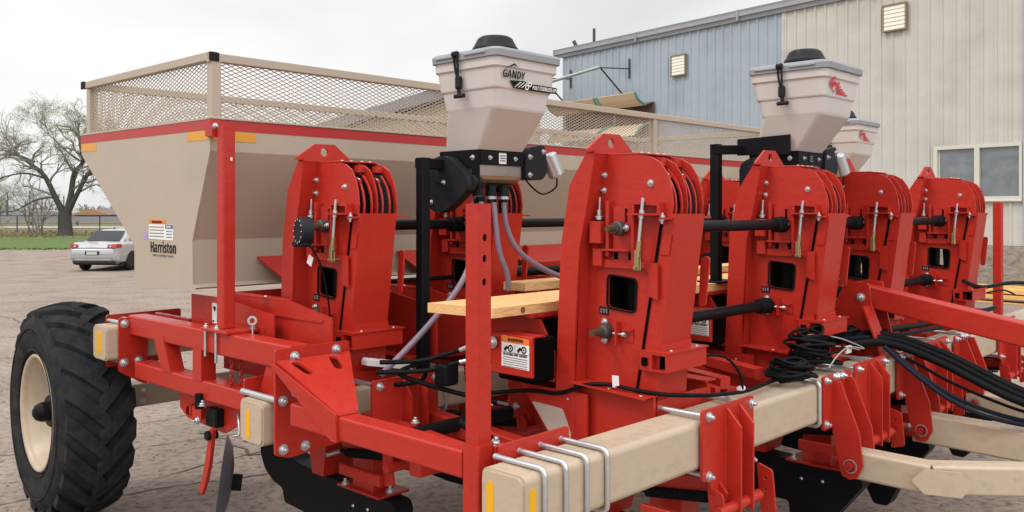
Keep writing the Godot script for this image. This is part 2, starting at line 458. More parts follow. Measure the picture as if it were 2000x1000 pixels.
func ubolt(parent: Node, x: float, z0: float, z1: float, y0: float, y1: float, r := 0.0085, called := "u_bolt"):
	# leg at the top going forwards over the tube, down its front, and back underneath
	var b := MB.new(); var k := 0.022
	var P := [V(x, y1, z0), V(x, y1, z1 - k)]
	for i in range(1, 6):
		var a := PI * 0.5 * i / 6.0
		P.append(V(x, y1 - k + cos(a) * k, z1 - k + sin(a) * k))
	P.append(V(x, y1 - k, z1)); P.append(V(x, y0 + k, z1))
	for i in range(1, 6):
		var a := PI * 0.5 * i / 6.0
		P.append(V(x, y0 + k - sin(a) * k, z1 - k + cos(a) * k))
	P.append(V(x, y0, z1 - k)); P.append(V(x, y0, z0))
	b.pipe(P, r, 10)
	b.cyl(V(x, y1, z0 + 0.002), V(x, y1, z0 - 0.012), r * 1.25, 8)
	return obj(called, b, M["zinc"], parent)

func make_elevator(pl: Node) -> Node3D:
	# the cup-belt tower of one row; built where the nearest front row stands
	var t := holder("seed_elevator", pl, V(2.95, 1.05, -2.1))
	var red: Material = M["red paint"]
	var Z := -2.1
	var o := func(a: Array) -> Array: return shift(D(a), Vector2(Z, 0))
	var b := MB.new()
	var chan: Array = o.call([-0.097, 2.018, -0.058, 2.010, -0.099, 1.804, -0.139, 1.627, -0.165, 1.20, -0.168, 1.05, -0.262, 1.05, -0.235, 1.63, -0.189, 1.883])
	b.px(chan, 2.72, 2.732)
	b.quad(V(2.732, 2.010, Z - 0.058), V(2.80, 2.010, Z - 0.058), V(2.80, 1.804, Z - 0.099), V(2.732, 1.804, Z - 0.099), V(0, 0, 1))
	b.quad(V(2.732, 1.804, Z - 0.099), V(2.80, 1.804, Z - 0.099), V(2.80, 1.627, Z - 0.139), V(2.732, 1.627, Z - 0.139), V(0, 0, 1))
	b.quad(V(2.732, 1.627, Z - 0.139), V(2.80, 1.627, Z - 0.139), V(2.80, 1.05, Z - 0.168), V(2.732, 1.05, Z - 0.168), V(0, 0, 1))
	b.px(chan, 3.06, 3.072)
	b.quad(V(2.725, 2.016, Z - 0.09), V(3.07, 2.016, Z - 0.09), V(3.07, 1.88, Z - 0.183), V(2.725, 1.88, Z - 0.183), V(0, 0.5, -1))
	b.quad(V(2.725, 1.88, Z - 0.183), V(3.07, 1.88, Z - 0.183), V(3.07, 1.63, Z - 0.229), V(2.725, 1.63, Z - 0.229), V(0, 0.3, -1))
	b.quad(V(2.725, 1.63, Z - 0.229), V(3.07, 1.63, Z - 0.229), V(3.07, 1.05, Z - 0.256), V(2.725, 1.05, Z - 0.256), V(0, 0, -1))
	b.box(V(2.72, 2.006, Z - 0.1), V(3.07, 2.018, Z - 0.056))
	obj("rear_channel", b, red, t)
	b = MB.new()
	b.pz(D([2.692, 2.012, 2.692, 2.024, 2.790, 2.089, 2.897, 2.091, 2.983, 2.026, 2.983, 2.012]), Z - 0.082, Z - 0.070, [circ(2.841, 2.053, 0.0205, 18)])
	obj("lifting_lug", b, red, t)
	# side plates: head with a round front, opening for looking in
	var side: Array = o.call([-0.165, 1.05, -0.145, 1.60, -0.062, 2.0, 0.10, 1.998, 0.15, 1.988, 0.194, 1.964, 0.224, 1.921, 0.243, 1.866, 0.250, 1.805, 0.243, 1.757, 0.197, 1.752, 0.176, 1.62, 0.081, 1.09, 0.075, 1.05])
	var win := rrect(shift(D([-0.051, 1.525, 0.084, 1.513, 0.077, 1.386, -0.055, 1.398]), Vector2(Z, 0)), 0.022)
	b = MB.new()
	b.px(side, 2.80, 2.808, [win, o.call([0.037, 1.735, 0.051, 1.735, 0.051, 1.79, 0.037, 1.79])])
	obj("side_plate", b, red, t)
	b = MB.new(); b.px(side, 3.008, 3.016, [win]); obj("side_plate", b, red, t)
	# rubber trim of the opening
	var big := rrect(shift(D([-0.056, 1.531, 0.090, 1.518, 0.082, 1.380, -0.060, 1.392]), Vector2(Z, 0)), 0.025)
	b = MB.new(); b.px(big, 2.792, 2.80, [win]); obj("window_trim", b, M["black rubber"], t)
	# belts and cups inside
	b = MB.new(); b.px(o.call([-0.13, 1.06, -0.12, 1.60, -0.05, 1.95, 0.09, 1.965, 0.17, 1.942, 0.212, 1.895, 0.232, 1.83, 0.236, 1.76, 0.17, 1.60, 0.10, 1.2, 0.09, 1.06, 0.06, 1.06, 0.03, 1.55, -0.04, 1.55, -0.06, 1.06]), 2.915, 3.004)
	obj("cup_belt", b, M["black rubber"], t)
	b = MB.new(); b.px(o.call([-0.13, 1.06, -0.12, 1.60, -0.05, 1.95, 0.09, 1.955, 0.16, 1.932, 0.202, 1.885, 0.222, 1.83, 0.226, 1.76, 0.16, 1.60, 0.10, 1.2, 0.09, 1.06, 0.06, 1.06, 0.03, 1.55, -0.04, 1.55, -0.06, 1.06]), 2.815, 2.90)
	obj("cup_belt", b, M["dark hollow"], t)  # near half: shade of the gap put into the belt colour
	# divider and the four bent guard strips seen from the front
	b = MB.new(); b.px(o.call([-0.06, 1.99, 0.10, 1.996, 0.15, 1.986, 0.192, 1.962, 0.222, 1.919, 0.241, 1.864, 0.248, 1.803, 0.243, 1.757, 0.15, 1.757, 0.10, 1.80]), 2.903, 2.909)
	obj("divider_plate", b, red, t)
	for g in [[2.835, 0.0], [2.876, 0.02], [2.936, 0.0], [2.976, 0.02]]:
		b = MB.new()
		var out := []; var inn := []
		for i in 9:
			var a := deg_to_rad(-14.0 + (66.0 + g[1] * 300.0) * i / 8.0)
			out.append(Vector2(Z + 0.10 + cos(a) * 0.140, 1.80 + sin(a) * 0.166)); inn.append(Vector2(Z + 0.10 + cos(a) * 0.132, 1.80 + sin(a) * 0.156))
		inn.reverse()
		b.px(out + inn, g[0], g[0] + 0.010)
		obj("belt_guard", b, red, t)
	b = MB.new()
	b.box(V(2.80, 1.999, Z - 0.06), V(3.016, 2.007, Z + 0.10), 0.002)
	b.box(V(2.865, 1.955, Z + 0.13), V(2.903, 1.985, Z + 0.155)); b.box(V(2.965, 1.955, Z + 0.13), V(3.008, 1.985, Z + 0.155))
	b.box(V(2.83, 1.905, Z + 0.19), V(2.845, 1.920, Z + 0.212)); b.box(V(2.932, 1.905, Z + 0.19), V(2.946, 1.920, Z + 0.212))
	obj("top_strap", b, red, t)
	for x in [2.83, 2.88, 2.94, 2.985]: bolt(t, V(x, 2.006, Z + 0.085), Vector3.UP, 0.75, true)
	for x in [2.838, 2.939]: bolt(t, V(x, 1.920, Z + 0.203), V(0, 0.5, 0.5), 0.6, true)
	# front return duct
	b = MB.new()
	b.px(o.call([0.205, 1.768, 0.264, 1.769, 0.194, 1.25, 0.178, 1.05, 0.088, 1.05, 0.118, 1.25]), 2.80, 3.0)
	obj("front_duct", b, red, t)
	b = MB.new(); b.px(o.call([0.209, 1.69, 0.248, 1.69, 0.235, 1.615, 0.195, 1.615]), 2.794, 2.7985); obj("duct_cover", b, red, t)
	b = MB.new(); b.px(o.call([0.196, 1.742, 0.207, 1.735, 0.094, 1.09, 0.083, 1.09]), 2.7955, 2.7985); obj("seam_strip", b, M["dark hollow"], t)
	b = MB.new(); b.px(o.call([0.205, 1.755, 0.25, 1.755, 0.25, 1.748, 0.205, 1.748]), 2.765, 2.80); obj("duct_tab", b, red, t)
	b = MB.new(); b.box(V(2.80, 1.247, Z + 0.185), V(3.0, 1.275, Z + 0.2035))
	obj("duct_flange", b, red, t)
	bolt(t, V(2.782, 1.756, Z + 0.215), Vector3.UP, 0.7); bolt(t, V(2.782, 1.748, Z + 0.213), Vector3.DOWN, 0.7)
	# sensor box across the foot of the duct
	b = MB.new()
	b.px(o.call([0.115, 1.241, 0.238, 1.241, 0.238, 1.172, 0.115, 1.172]), 2.775, 3.055, [o.call([0.172, 1.234, 0.232, 1.234, 0.232, 1.179, 0.172, 1.179])])
	b.py([Vector2(2.775, Z + 0.10), Vector2(3.065, Z + 0.10), Vector2(3.065, Z + 0.244), Vector2(2.775, Z + 0.244)], 1.2415, 1.2470)
	obj("sensor_box", b, red, t)
	b = MB.new(); b.box(V(2.80, 1.18, Z + 0.1725), V(3.04, 1.233, Z + 0.2)); b.box(V(2.765, 1.190, Z + 0.128), V(2.776, 1.222, Z + 0.154), 0.003); obj("sensor", b, M["dark hollow"], t)
	bolt(t, V(2.84, 1.247, Z + 0.215), Vector3.UP, 0.6, true); bolt(t, V(3.02, 1.247, Z + 0.215), Vector3.UP, 0.6, true)
	# spring tensioner and its rod
	b = MB.new(); b.box(V(2.745, 1.651, Z - 0.108), V(2.80, 1.739, Z - 0.052), 0.003); b.box(V(2.765, 1.56, Z - 0.108), V(2.80, 1.632, Z - 0.062), 0.003); obj("tensioner_box", b, red, t)
	b = MB.new(); b.cyl(V(2.772, 1.739, Z - 0.078), V(2.772, 1.835, Z - 0.074), 0.0045, 8); b.lathe(D([0, 0.016, 0.017, 0.016, 0.017, 0.009, 0.014, 0.009, 0.014, 0.0]), V(2.772, 1.745, Z - 0.078), Vector3.UP, 12); b.lathe(D([0, 0.02, 0.010, 0.02, 0.010, 0.0]), V(2.772, 1.764, Z - 0.078), Vector3.UP, 6)
	obj("tensioner_rod", b, M["zinc"], t)
	b = MB.new(); b.lathe(D([0, 0.006, 0.0175, 0.006, 0.0175, 0.0]), V(2.772, 1.7395, Z - 0.078), Vector3.UP, 12); obj("washer", b, M["black rubber"], t)
	# slide with bearing
	b = MB.new(); b.box(V(2.765, 1.60, Z - 0.042), V(2.80, 1.82, Z - 0.027), 0.002); obj("guide_rail", b, red, t)
	b = MB.new(); b.box(V(2.765, 1.56, Z + 0.081), V(2.80, 1.818, Z + 0.094), 0.002); obj("guide_rail", b, red, t)
	b = MB.new(); b.px(o.call([-0.022, 1.80, 0.079, 1.80, 0.079, 1.56, -0.022, 1.56]), 2.786, 2.7975, [o.call([0.037, 1.735, 0.051, 1.735, 0.051, 1.79, 0.037, 1.79])]); obj("slide_plate", b, red, t)
	b = MB.new(); b.px(o.call([-0.014, 1.590, 0.004, 1.590, 0.004, 1.618, -0.014, 1.618]), 2.784, 2.7865); b.px(o.call([0.055, 1.590, 0.074, 1.590, 0.074, 1.618, 0.055, 1.618]), 2.784, 2.7865); obj("notch_shade", b, M["dark hollow"], t)  # dark plates painting the shade of two notches
	b = MB.new(); b.box(V(2.745, 1.623, Z - 0.046), V(2.80, 1.631, Z + 0.079), 0.002); obj("slide_stop", b, red, t)
	b = MB.new()
	b.px(rrect(o.call([-0.012, 1.712, 0.02, 1.748, 0.066, 1.712, 0.02, 1.676]), 0.025), 2.77, 2.786)
	b.lathe(D([0.030, 0.0, 0.028, 0.022, 0.021, 0.028, 0.021, 0.042, 0.0, 0.042]), V(2.772, 1.712, Z + 0.024), Vector3.LEFT, 18)
	obj("bearing", b, M["cast iron"], t)
	b = MB.new(); b.cyl(V(2.74, 1.712, Z + 0.024), V(2.69, 1.712, Z + 0.024), 0.0125, 12); obj("shaft_end", b, M["rusty shaft"], t)
	bolt(t, V(2.77, 1.714, Z + 0.056), Vector3.LEFT, 0.72)
	# cross plate with its long tongue
	b = MB.new(); b.px(o.call([-0.112, 1.589, 0.192, 1.582, 0.192, 1.442, 0.151, 1.455, 0.151, 1.545, 0.140, 1.556, -0.112, 1.556]), 2.782, 2.7915); obj("cross_plate", b, red, t)
	bolt(t, V(2.782, 1.571, Z - 0.099), Vector3.LEFT, 0.6, true)
	# shelf and turnbuckle
	b = MB.new(); b.box(V(2.735, 1.764, Z + 0.085), V(2.80, 1.771, Z + 0.213)); b.px(o.call([0.092, 1.818, 0.212, 1.812, 0.212, 1.771, 0.205, 1.771, 0.205, 1.80, 0.10, 1.806, 0.10, 1.771, 0.092, 1.771]), 2.76, 2.80); obj("turnbuckle_shelf", b, red, t)
	b = MB.new(); b.cyl(V(2.752, 1.83, Z + 0.148), V(2.748, 1.655, Z + 0.131), 0.0068, 10); b.lathe(D([0, 0.012, 0.012, 0.012, 0.012, 0.0]), V(2.752, 1.771, Z + 0.143), Vector3.UP, 6); b.lathe(D([0, 0.012, 0.012, 0.012, 0.012, 0.0]), V(2.751, 1.752, Z + 0.141), Vector3.UP, 6); obj("turnbuckle", b, M["zinc"], t)
	b = MB.new(); b.cyl(V(2.749, 1.665, Z + 0.133), V(2.747, 1.628, Z + 0.129), 0.0105, 10)
	b.box(V(2.737, 1.60, Z + 0.114), V(2.757, 1.63, Z + 0.138), 0.004); b.box(V(2.737, 1.552, Z + 0.114), V(2.743, 1.606, Z + 0.136), 0.003); b.box(V(2.751, 1.552, Z + 0.114), V(2.757, 1.606, Z + 0.136), 0.003)
	b.cyl(V(2.728, 1.564, Z + 0.124), V(2.782, 1.564, Z + 0.124), 0.007, 8)
	obj("clevis", b, M["brass zinc"], t)
	# foot bearing, adjuster, number plate
	b = MB.new()
	b.px(rrect(o.call([-0.06, 1.352, -0.022, 1.302, -0.06, 1.252, -0.094, 1.302]), 0.03), 2.785, 2.80)
	b.lathe(D([0.030, 0.0, 0.026, 0.02, 0.019, 0.026, 0.019, 0.04, 0.0, 0.04]), V(2.785, 1.302, Z - 0.058), Vector3.LEFT, 18)
	obj("bearing", b, M["cast iron"], t)
	b = MB.new(); b.cyl(V(2.75, 1.302, Z - 0.058), V(2.70, 1.302, Z - 0.058), 0.014, 12); obj("shaft_end", b, M["rusty shaft"], t)
	bolt(t, V(2.785, 1.340, Z - 0.06), Vector3.LEFT, 0.72); bolt(t, V(2.785, 1.266, Z - 0.06), Vector3.LEFT, 0.72)
	b = MB.new(); b.box(V(2.77, 1.255, Z + 0.0), V(2.80, 1.345, Z + 0.007)); b.px(o.call([0.028, 1.318, 0.07, 1.318, 0.07, 1.268, 0.028, 1.268]), 2.795, 2.80); b.box(V(2.78, 1.312, Z + 0.028), V(2.80, 1.318, Z + 0.07)); obj("adjuster_bracket", b, red, t)
	b = MB.new(); b.cyl(V(2.784, 1.297, Z - 0.02), V(2.784, 1.297, Z + 0.04), 0.0045, 8); b.cyl(V(2.784, 1.297, Z + 0.028), V(2.784, 1.297, Z + 0.043), 0.0105, 6); b.cyl(V(2.784, 1.297, Z - 0.002), V(2.784, 1.297, Z - 0.008), 0.009, 6); obj("adjuster_bolt", b, M["zinc"], t)
	b = MB.new(); b.px(o.call([-0.097, 1.397, -0.05, 1.394, -0.05, 1.364, -0.097, 1.367]), 2.7975, 2.80); obj("number_plate", b, M["print black"], t)
	for k in 3: b = MB.new(); b.px(o.call([-0.090 + k * 0.013, 1.390, -0.083 + k * 0.013, 1.3895, -0.083 + k * 0.013, 1.372, -0.090 + k * 0.013, 1.3725]), 2.7965, 2.7973); obj("number_mark", b, M["print grey"], t)
	b = MB.new(); b.px(rrect(o.call([0.215, 1.60, 0.255, 1.60, 0.235, 1.40, 0.205, 1.40]), 0.018), 3.05, 3.06); obj("side_lever", b, red, t)
	b = MB.new(); b.box(V(3.01, 1.752, Z + 0.19), V(3.07, 1.76, Z + 0.25)); obj("turnbuckle_shelf", b, red, t)
	for p in [[-0.072, 1.923], [-0.075, 1.862], [0.150, 1.887]]: bolt(t, V(2.80, p[1], Z + p[0]), Vector3.LEFT, 0.72)
	return t

func make_row_unit(pl: Node) -> Node3D:
	# what hangs on the toolbar below one tower: clamps, funnel, spring arm and furrow shoe
	var t := holder("row_unit", pl, V(2.95, 0.05, -2.1))
	var red: Material = M["red paint"]
	var b := MB.new()
	b.px(D([-2.26, 1.092, -1.905, 1.078, -1.905, 0.88, -1.93, 0.80, -2.20, 0.78, -2.26, 0.84]), 2.755, 2.767); b.px(D([-2.26, 1.092, -1.905, 1.078, -1.905, 0.88, -1.93, 0.80, -2.20, 0.78, -2.26, 0.84]), 3.133, 3.145)
	b.box(V(2.767, 0.86, -2.25), V(3.133, 1.05, -2.238)); b.box(V(2.767, 0.80, -1.93), V(3.133, 1.05, -1.92))
	obj("mount_plate", b, red, t)
	b = MB.new(); b.quad(V(2.70, 1.0975, -2.265), V(2.80, 1.0975, -2.265), V(2.80, 1.0795, -1.905), V(2.70, 1.0795, -1.905), Vector3.UP); b.quad(V(2.70, 1.0925, -2.265), V(2.80, 1.0925, -2.265), V(2.80, 1.0745, -1.905), V(2.70, 1.0745, -1.905), Vector3.DOWN)
	b.quad(V(2.70, 1.0975, -2.265), V(2.70, 1.0925, -2.265), V(2.70, 1.0745, -1.905), V(2.70, 1.0795, -1.905), Vector3.LEFT)
	b.box(V(3.12, 1.085, -2.26), V(3.20, 1.092, -1.905)); obj("mount_flange", b, red, t)
	bolt(t, V(2.735, 1.088, -2.10), Vector3.UP, 0.7, true); bolt(t, V(2.735, 1.08, -1.95), Vector3.UP, 0.7, true)
	b = MB.new()
	b.px(D([-2.56, 1.052, -2.262, 1.052, -2.262, 0.80, -2.35, 0.80]), 2.722, 2.732); b.px(D([-2.56, 1.052, -2.262, 1.052, -2.262, 0.80, -2.35, 0.80]), 3.16, 3.17)
	b.quad(V(2.732, 1.045, -2.555), V(3.16, 1.045, -2.555), V(3.16, 0.80, -2.35), V(2.732, 0.80, -2.35), V(0, -1, -1)); b.quad(V(2.732, 1.052, -2.548), V(3.16, 1.052, -2.548), V(3.16, 0.807, -2.343), V(2.732, 0.807, -2.343), V(0, 1, 1))
	b.px(D([-2.262, 1.052, -2.20, 1.052, -2.20, 0.80, -2.262, 0.80]), 2.724, 2.734)
	obj("seed_funnel", b, red, t)
	b = MB.new(); b.px(rrect(D([-2.495, 0.985, -2.325, 0.978, -2.28, 0.885, -2.285, 0.845, -2.375, 0.845]), 0.012), 2.7195, 2.7212); obj("funnel_decal", b, M["decal cream"], t)
	bolt(t, V(2.722, 1.02, -2.30), Vector3.LEFT, 0.45, true)
	# clamp plates round the toolbar
	b = MB.new(); b.pz(rrect(D([2.78, 1.062, 3.16, 1.064, 3.16, 0.79, 2.78, 0.79]), 0.012), -1.918, -1.906); obj("clamp_plate", b, red, t)
	b = MB.new(); b.pz(rrect(D([2.756, 1.060, 3.123, 1.062, 3.128, 0.70, 3.02, 0.66, 2.86, 0.66, 2.80, 0.80, 2.756, 0.805]), 0.010), -1.706, -1.694); obj("clamp_plate", b, red, t)
	for x in [2.914, 3.005]:
		b = MB.new(); b.px(D([-1.694, 1.046, -1.688, 1.046, -1.632, 0.985, -1.632, 0.66, -1.694, 0.66]), x, x + 0.011); obj("clamp_rib", b, red, t)
	for x in [2.914, 3.005]:
		for sx in [-0.002, 0.013]:
			b = MB.new(); b.pipe([V(x + sx, 1.04, -1.693), V(x + sx, 0.93, -1.6925), V(x + sx, 0.82, -1.6935), V(x + sx, 0.67, -1.693)], 0.0042, 6); obj("weld_bead", b, red, t)
	for p in [[2.795, 1.034], [3.105, 1.034], [2.795, 0.818], [3.105, 0.818]]:
		b = MB.new(); b.cyl(V(p[0], p[1], -1.925), V(p[0], p[1], -1.69), 0.0095, 10); obj("clamp_rod", b, M["zinc"], t)
		bolt(t, V(p[0], p[1], -1.694), Vector3.BACK); bolt(t, V(p[0], p[1], -1.918), Vector3.FORWARD)
	# spring arm: two low side bars from the clamp back to the shank, with a coil spring alongside
	for x in [2.865, 3.025]:
		b = MB.new(); b.px(D([-2.10, 0.755, -1.70, 0.79, -1.66, 0.745, -1.70, 0.715, -2.06, 0.70]), x, x + 0.012); obj("arm_bar", b, red, t)
	b = MB.new(); b.cyl(V(2.80, 0.69, -1.66), V(3.10, 0.69, -1.66), 0.022); obj("arm_pivot", b, red, t)
	b = MB.new(); b.px(rrect(D([-1.72, 0.78, -1.655, 0.75, -1.64, 0.62, -1.70, 0.60]), 0.012), 2.825, 2.835, [circ(-1.69, 0.745, 0.007, 8), circ(-1.69, 0.66, 0.007, 8)]); obj("spring_lug", b, red, t)
	b = MB.new(); b.px(rrect(D([-1.69, 0.80, -1.625, 0.78, -1.61, 0.62, -1.67, 0.60]), 0.012), 3.14, 3.15, [circ(-1.655, 0.745, 0.007, 8), circ(-1.655, 0.70, 0.007, 8)]); obj("spring_lug", b, red, t)
	b = MB.new(); b.box(V(2.80, 0.60, -2.0), V(2.83, 0.648, -1.71), 0.003); obj("lower_bar", b, red, t)
	b = MB.new(); b.coil(V(2.85, 0.685, -2.0), V(2.85, 0.722, -1.73), 0.0175, 0.0042, 26); b.cyl(V(2.85, 0.722, -1.74), V(2.84, 0.722, -1.68), 0.006, 6); b.cyl(V(2.85, 0.685, -2.0), V(2.85, 0.685, -2.05), 0.010, 8); obj("spring", b, M["black rubber"], t)
	b = MB.new(); b.cyl(V(2.79, 0.67, -2.08), V(2.86, 0.68, -2.06), 0.011, 8); b.cyl(V(2.86, 0.68, -2.06), V(2.86, 0.68, -2.0), 0.007, 8); obj("spring_hook", b, M["zinc"], t)
	# tapering seed drop between the clamps and the shoe
	b = MB.new()
	b.loft([[V(2.84, 0.80, -2.33), V(3.05, 0.80, -2.33), V(3.05, 0.80, -2.14), V(2.84, 0.80, -2.14)], [V(2.86, 0.53, -2.30), V(3.03, 0.53, -2.30), V(3.03, 0.53, -2.21), V(2.86, 0.53, -2.21)]])
	obj("seed_drop", b, red, t)
	b = MB.new(); b.box(V(2.89, 0.50, -2.02), V(3.01, 0.68, -1.87), 0.004); obj("shoe_shank", b, red, t)
	b = MB.new(); b.box(V(2.86, 0.512, -2.10), V(3.04, 0.524, -1.79), 0.003); obj("shoe_plate", b, red, t)
	bolt(t, V(2.95, 0.524, -1.82), Vector3.UP, 1.2); bolt(t, V(2.88, 0.524, -2.06), Vector3.UP, 1.1)
	b = MB.new(); b.px(rrect(D([-2.84, 0.515, -2.80, 0.445, -2.72, 0.395, -2.63, 0.378, -2.61, 0.31, -2.30, 0.295, -2.10, 0.30, -2.09, 0.20, -2.03, 0.08, -1.95, 0.08, -1.865, 0.26, -1.715, 0.452, -1.735, 0.50, -1.84, 0.508, -2.2, 0.515, -2.5, 0.535, -2.70, 0.59, -2.84, 0.60]), 0.02), 2.90, 3.0)
	obj("furrow_shoe", b, M["black paint"], t)
	bolt(t, V(2.90, 0.425, -2.03), Vector3.LEFT, 0.8, true); bolt(t, V(2.90, 0.432, -1.92), Vector3.LEFT, 0.8, true)
	return t

func make_tub(pl: Node, x: float, z: float, near: float, top := 1.375) -> Node3D:
	# red seed tub of a rear row, open on top; z is the row's own shift
	var red: Material = M["red paint"]
	var t := holder("seed_tub", pl, V(x, 1.0, z))
	var w := 0.30
	var pr := D([z - 0.66, top, z - 0.10, top + 0.006, z + 0.06, top - 0.02, z + 0.26, top - 0.05, z + 0.26, 1.08, z - 0.1, 1.0, z - 0.66, 1.0])
	var b := MB.new(); b.px(pr, x - w, x - w + 0.01); obj("tub_wall", b, red, t)
	b = MB.new(); b.px(pr, x + w - 0.01, x + w); obj("tub_wall", b, red, t)
	b = MB.new(); b.box(V(x - w, 1.0, z - 0.66), V(x + w, top, z - 0.65)); b.box(V(x - w + 0.01, 1.0, z - 0.65), V(x + w - 0.01, 1.012, z + 0.2)); obj("tub_floor", b, red, t)
	b = MB.new(); b.box(V(x - w - 0.002, top - 0.005, z - 0.66), V(x - w + 0.05, top + 0.004, z - 0.1), 0.002); b.box(V(x - w - 0.008, top - 0.075, z - 0.6), V(x - w, top - 0.066, z + 0.2)); b.box(V(x + w - 0.05, top - 0.005, z - 0.66), V(x + w + 0.002, top + 0.004, z - 0.1), 0.002); obj("tub_rim", b, red, t)
	bolt(t, V(x - w + 0.02, top + 0.004, z - 0.3), Vector3.UP, 0.7, true)
	return t

func make_applicator(pl: Node, ox: float, oy: float, oz: float, mark: String) -> Node3D:
	# granule box on its post; the numbers are those of the nearest one, shifted by (ox, oy, oz)
	var t := holder("granule_applicator", pl, V(3.02 + ox, 2.0 + oy, -3.01 + oz))
	var X := Transform3D(Basis(), V(ox, oy, oz))
	var mk := func() -> MB:
		var q := MB.new(); q.xf = X
		return q
	# ring of a rounded square: x from a to bb, z from c to d
	var ring := func(a: float, bb: float, c: float, d: float, y: float, r: float) -> Array:
		var out := []
		var cs := [[bb - r, d - r, 0.0], [a + r, d - r, 1.0], [a + r, c + r, 2.0], [bb - r, c + r, 3.0]]
		for q in cs:
			for i in 6:
				var an: float = (q[2] + i / 5.0) * PI * 0.5
				out.append(V(q[0] + cos(an) * r, y, q[1] + sin(an) * r))
		return out
	var b: MB = mk.call()
	var lv := [[0.000, 2.482], [0.000, 2.442], [0.010, 2.434], [0.012, 2.428], [0.020, 2.352], [0.022, 2.346], [0.030, 2.338], [0.031, 2.332], [0.042, 2.262], [0.047, 2.25]]
	var rings := []
	for l in lv: rings.append(ring.call(2.808 + l[0] * 0.8, 3.246 - l[0], -3.226 + l[0], -2.796 - l[0] * 0.8, l[1], 0.035))
	var lo: Array = ring.call(2.902, 3.205, -3.245, -2.995, 2.068, 0.02)
	rings.append(lo)
	b.loft(rings)
	obj("hopper_body", b, M["white poly"], t)
	b = mk.call()
	var lr := []
	for l in [[0.0, 2.482], [-0.008, 2.484], [-0.010, 2.512], [-0.002, 2.524], [0.03, 2.532], [0.06, 2.534]]: lr.append(ring.call(2.805 + l[0], 3.25 - l[0], -3.23 + l[0], -2.79 - l[0], l[1], 0.04))
	b.loft(lr)
	for k in [-0.5, 0.5]: b.box(V(2.789, 2.498, -3.02 + k * 0.2 - 0.07), V(2.80, 2.510, -3.02 + k * 0.2 + 0.07), 0.003)
	obj("lid", b, M["grey lid"], t)
	b = mk.call(); b.lathe(D([0.108, 0.0, 0.112, 0.018, 0.112, 0.03, 0.102, 0.045, 0.085, 0.078, 0.07, 0.088, 0.0, 0.09]), V(3.02, 2.532, -3.01), Vector3.UP, 30); obj("filler_cap", b, M["black plastic"], t)
	b = mk.call()   # rubber strap latch
	b.cyl(V(2.785, 2.512, -3.055), V(2.785, 2.512, -3.025), 0.014); b.pipe([V(2.786, 2.51, -3.052), V(2.792, 2.45, -3.048), V(2.797, 2.395, -3.038)], 0.006, 6); b.pipe([V(2.786, 2.51, -3.03), V(2.792, 2.45, -3.03), V(2.797, 2.395, -3.032)], 0.006, 6)
	b.box(V(2.79, 2.35, -3.052), V(2.815, 2.41, -3.018), 0.006); b.cyl(V(2.80, 2.35, -3.033), V(2.805, 2.318, -3.03), 0.009); b.cyl(V(2.803, 2.318, -3.06), V(2.803, 2.318, -3.0), 0.0105)
	obj("lid_latch", b, M["black plastic"], t)
	var L := Transform3D(Basis(), V(ox + 0.085, oy, oz - 0.095))     # what hangs under the box sits a little back and to the far side
	var mk2 := func() -> MB:
		var q := MB.new(); q.xf = L
		return q
	b = mk2.call(); b.px(D([-3.17, 2.072, -2.90, 2.072, -2.90, 1.90, -2.94, 1.90, -2.95, 1.99, -3.17, 1.99]), 2.81, 2.818); obj("frame_plate", b, M["black paint"], t)
	b = mk2.call(); b.box(V(2.818, 2.0, -2.903), V(3.12, 2.072, -2.895)); obj("frame_plate", b, M["black paint"], t)
	b = mk2.call(); b.box(V(3.112, 2.0, -3.17), V(3.12, 2.07, -2.905)); b.box(V(2.81, 2.0, -3.178), V(3.12, 2.07, -3.17)); obj("mounting_frame", b, M["black paint"], t)
	for p in [-3.12, -2.94]: bolt(t, L * V(2.81, 2.035, p), Vector3.LEFT, 0.7)
	for x in [2.88, 3.055]: bolt(t, L * V(x, 2.035, -2.895), Vector3.BACK, 0.6)
	b = mk2.call(); b.pz(D([2.94, 2.060, 2.99, 2.060, 2.99, 2.008, 2.94, 2.008]), -2.8945, -2.8925); obj("rating_label", b, M["decal white"] if mark == "black" else M["print black"], t)
	for k in 3:
		b = mk2.call(); b.pz(D([2.946, 2.050 - k * 0.012, 2.984, 2.050 - k * 0.012, 2.984, 2.044 - k * 0.012, 2.946, 2.044 - k * 0.012]), -2.892, -2.8915); obj("label_line", b, M["print grey"], t)
	b = mk2.call()   # stainless metering housing: flat top, round belly
	var belly := []
	for i in 9: belly.append(Vector2(-3.02 + sin(PI * (i / 8.0 - 0.5)) * 0.115, 1.95 - cos(PI * (i / 8.0 - 0.5)) * 0.045))
	b.px(belly + D([-2.905, 2.0, -3.135, 2.0]), 2.82, 3.11); obj("metering_housing", b, M["stainless"], t)
	b = mk2.call()   # chain guard on the near side
	b.px(rrect(D([-3.205, 2.02, -3.07, 2.055, -2.915, 1.945, -2.905, 1.885, -3.04, 1.79, -3.13, 1.765, -3.20, 1.81]), 0.06, 8), 2.745, 2.80); obj("chain_guard", b, M["black plastic"], t)
	for p in [[-3.075, 1.917], [-3.165, 1.822]]: bolt(t, L * V(2.745, p[1], p[0]), Vector3.LEFT, 0.7)
	b = mk2.call(); b.cyl(V(2.745, 1.917, -3.085), V(2.70, 1.917, -3.085), 0.010); obj("meter_shaft", b, M["black plastic"], t)
	b = mk2.call(); b.cyl(V(2.78, 1.92, -2.93), V(2.84, 1.92, -2.93), 0.03); obj("shaft_sleeve", b, M["black plastic"], t)
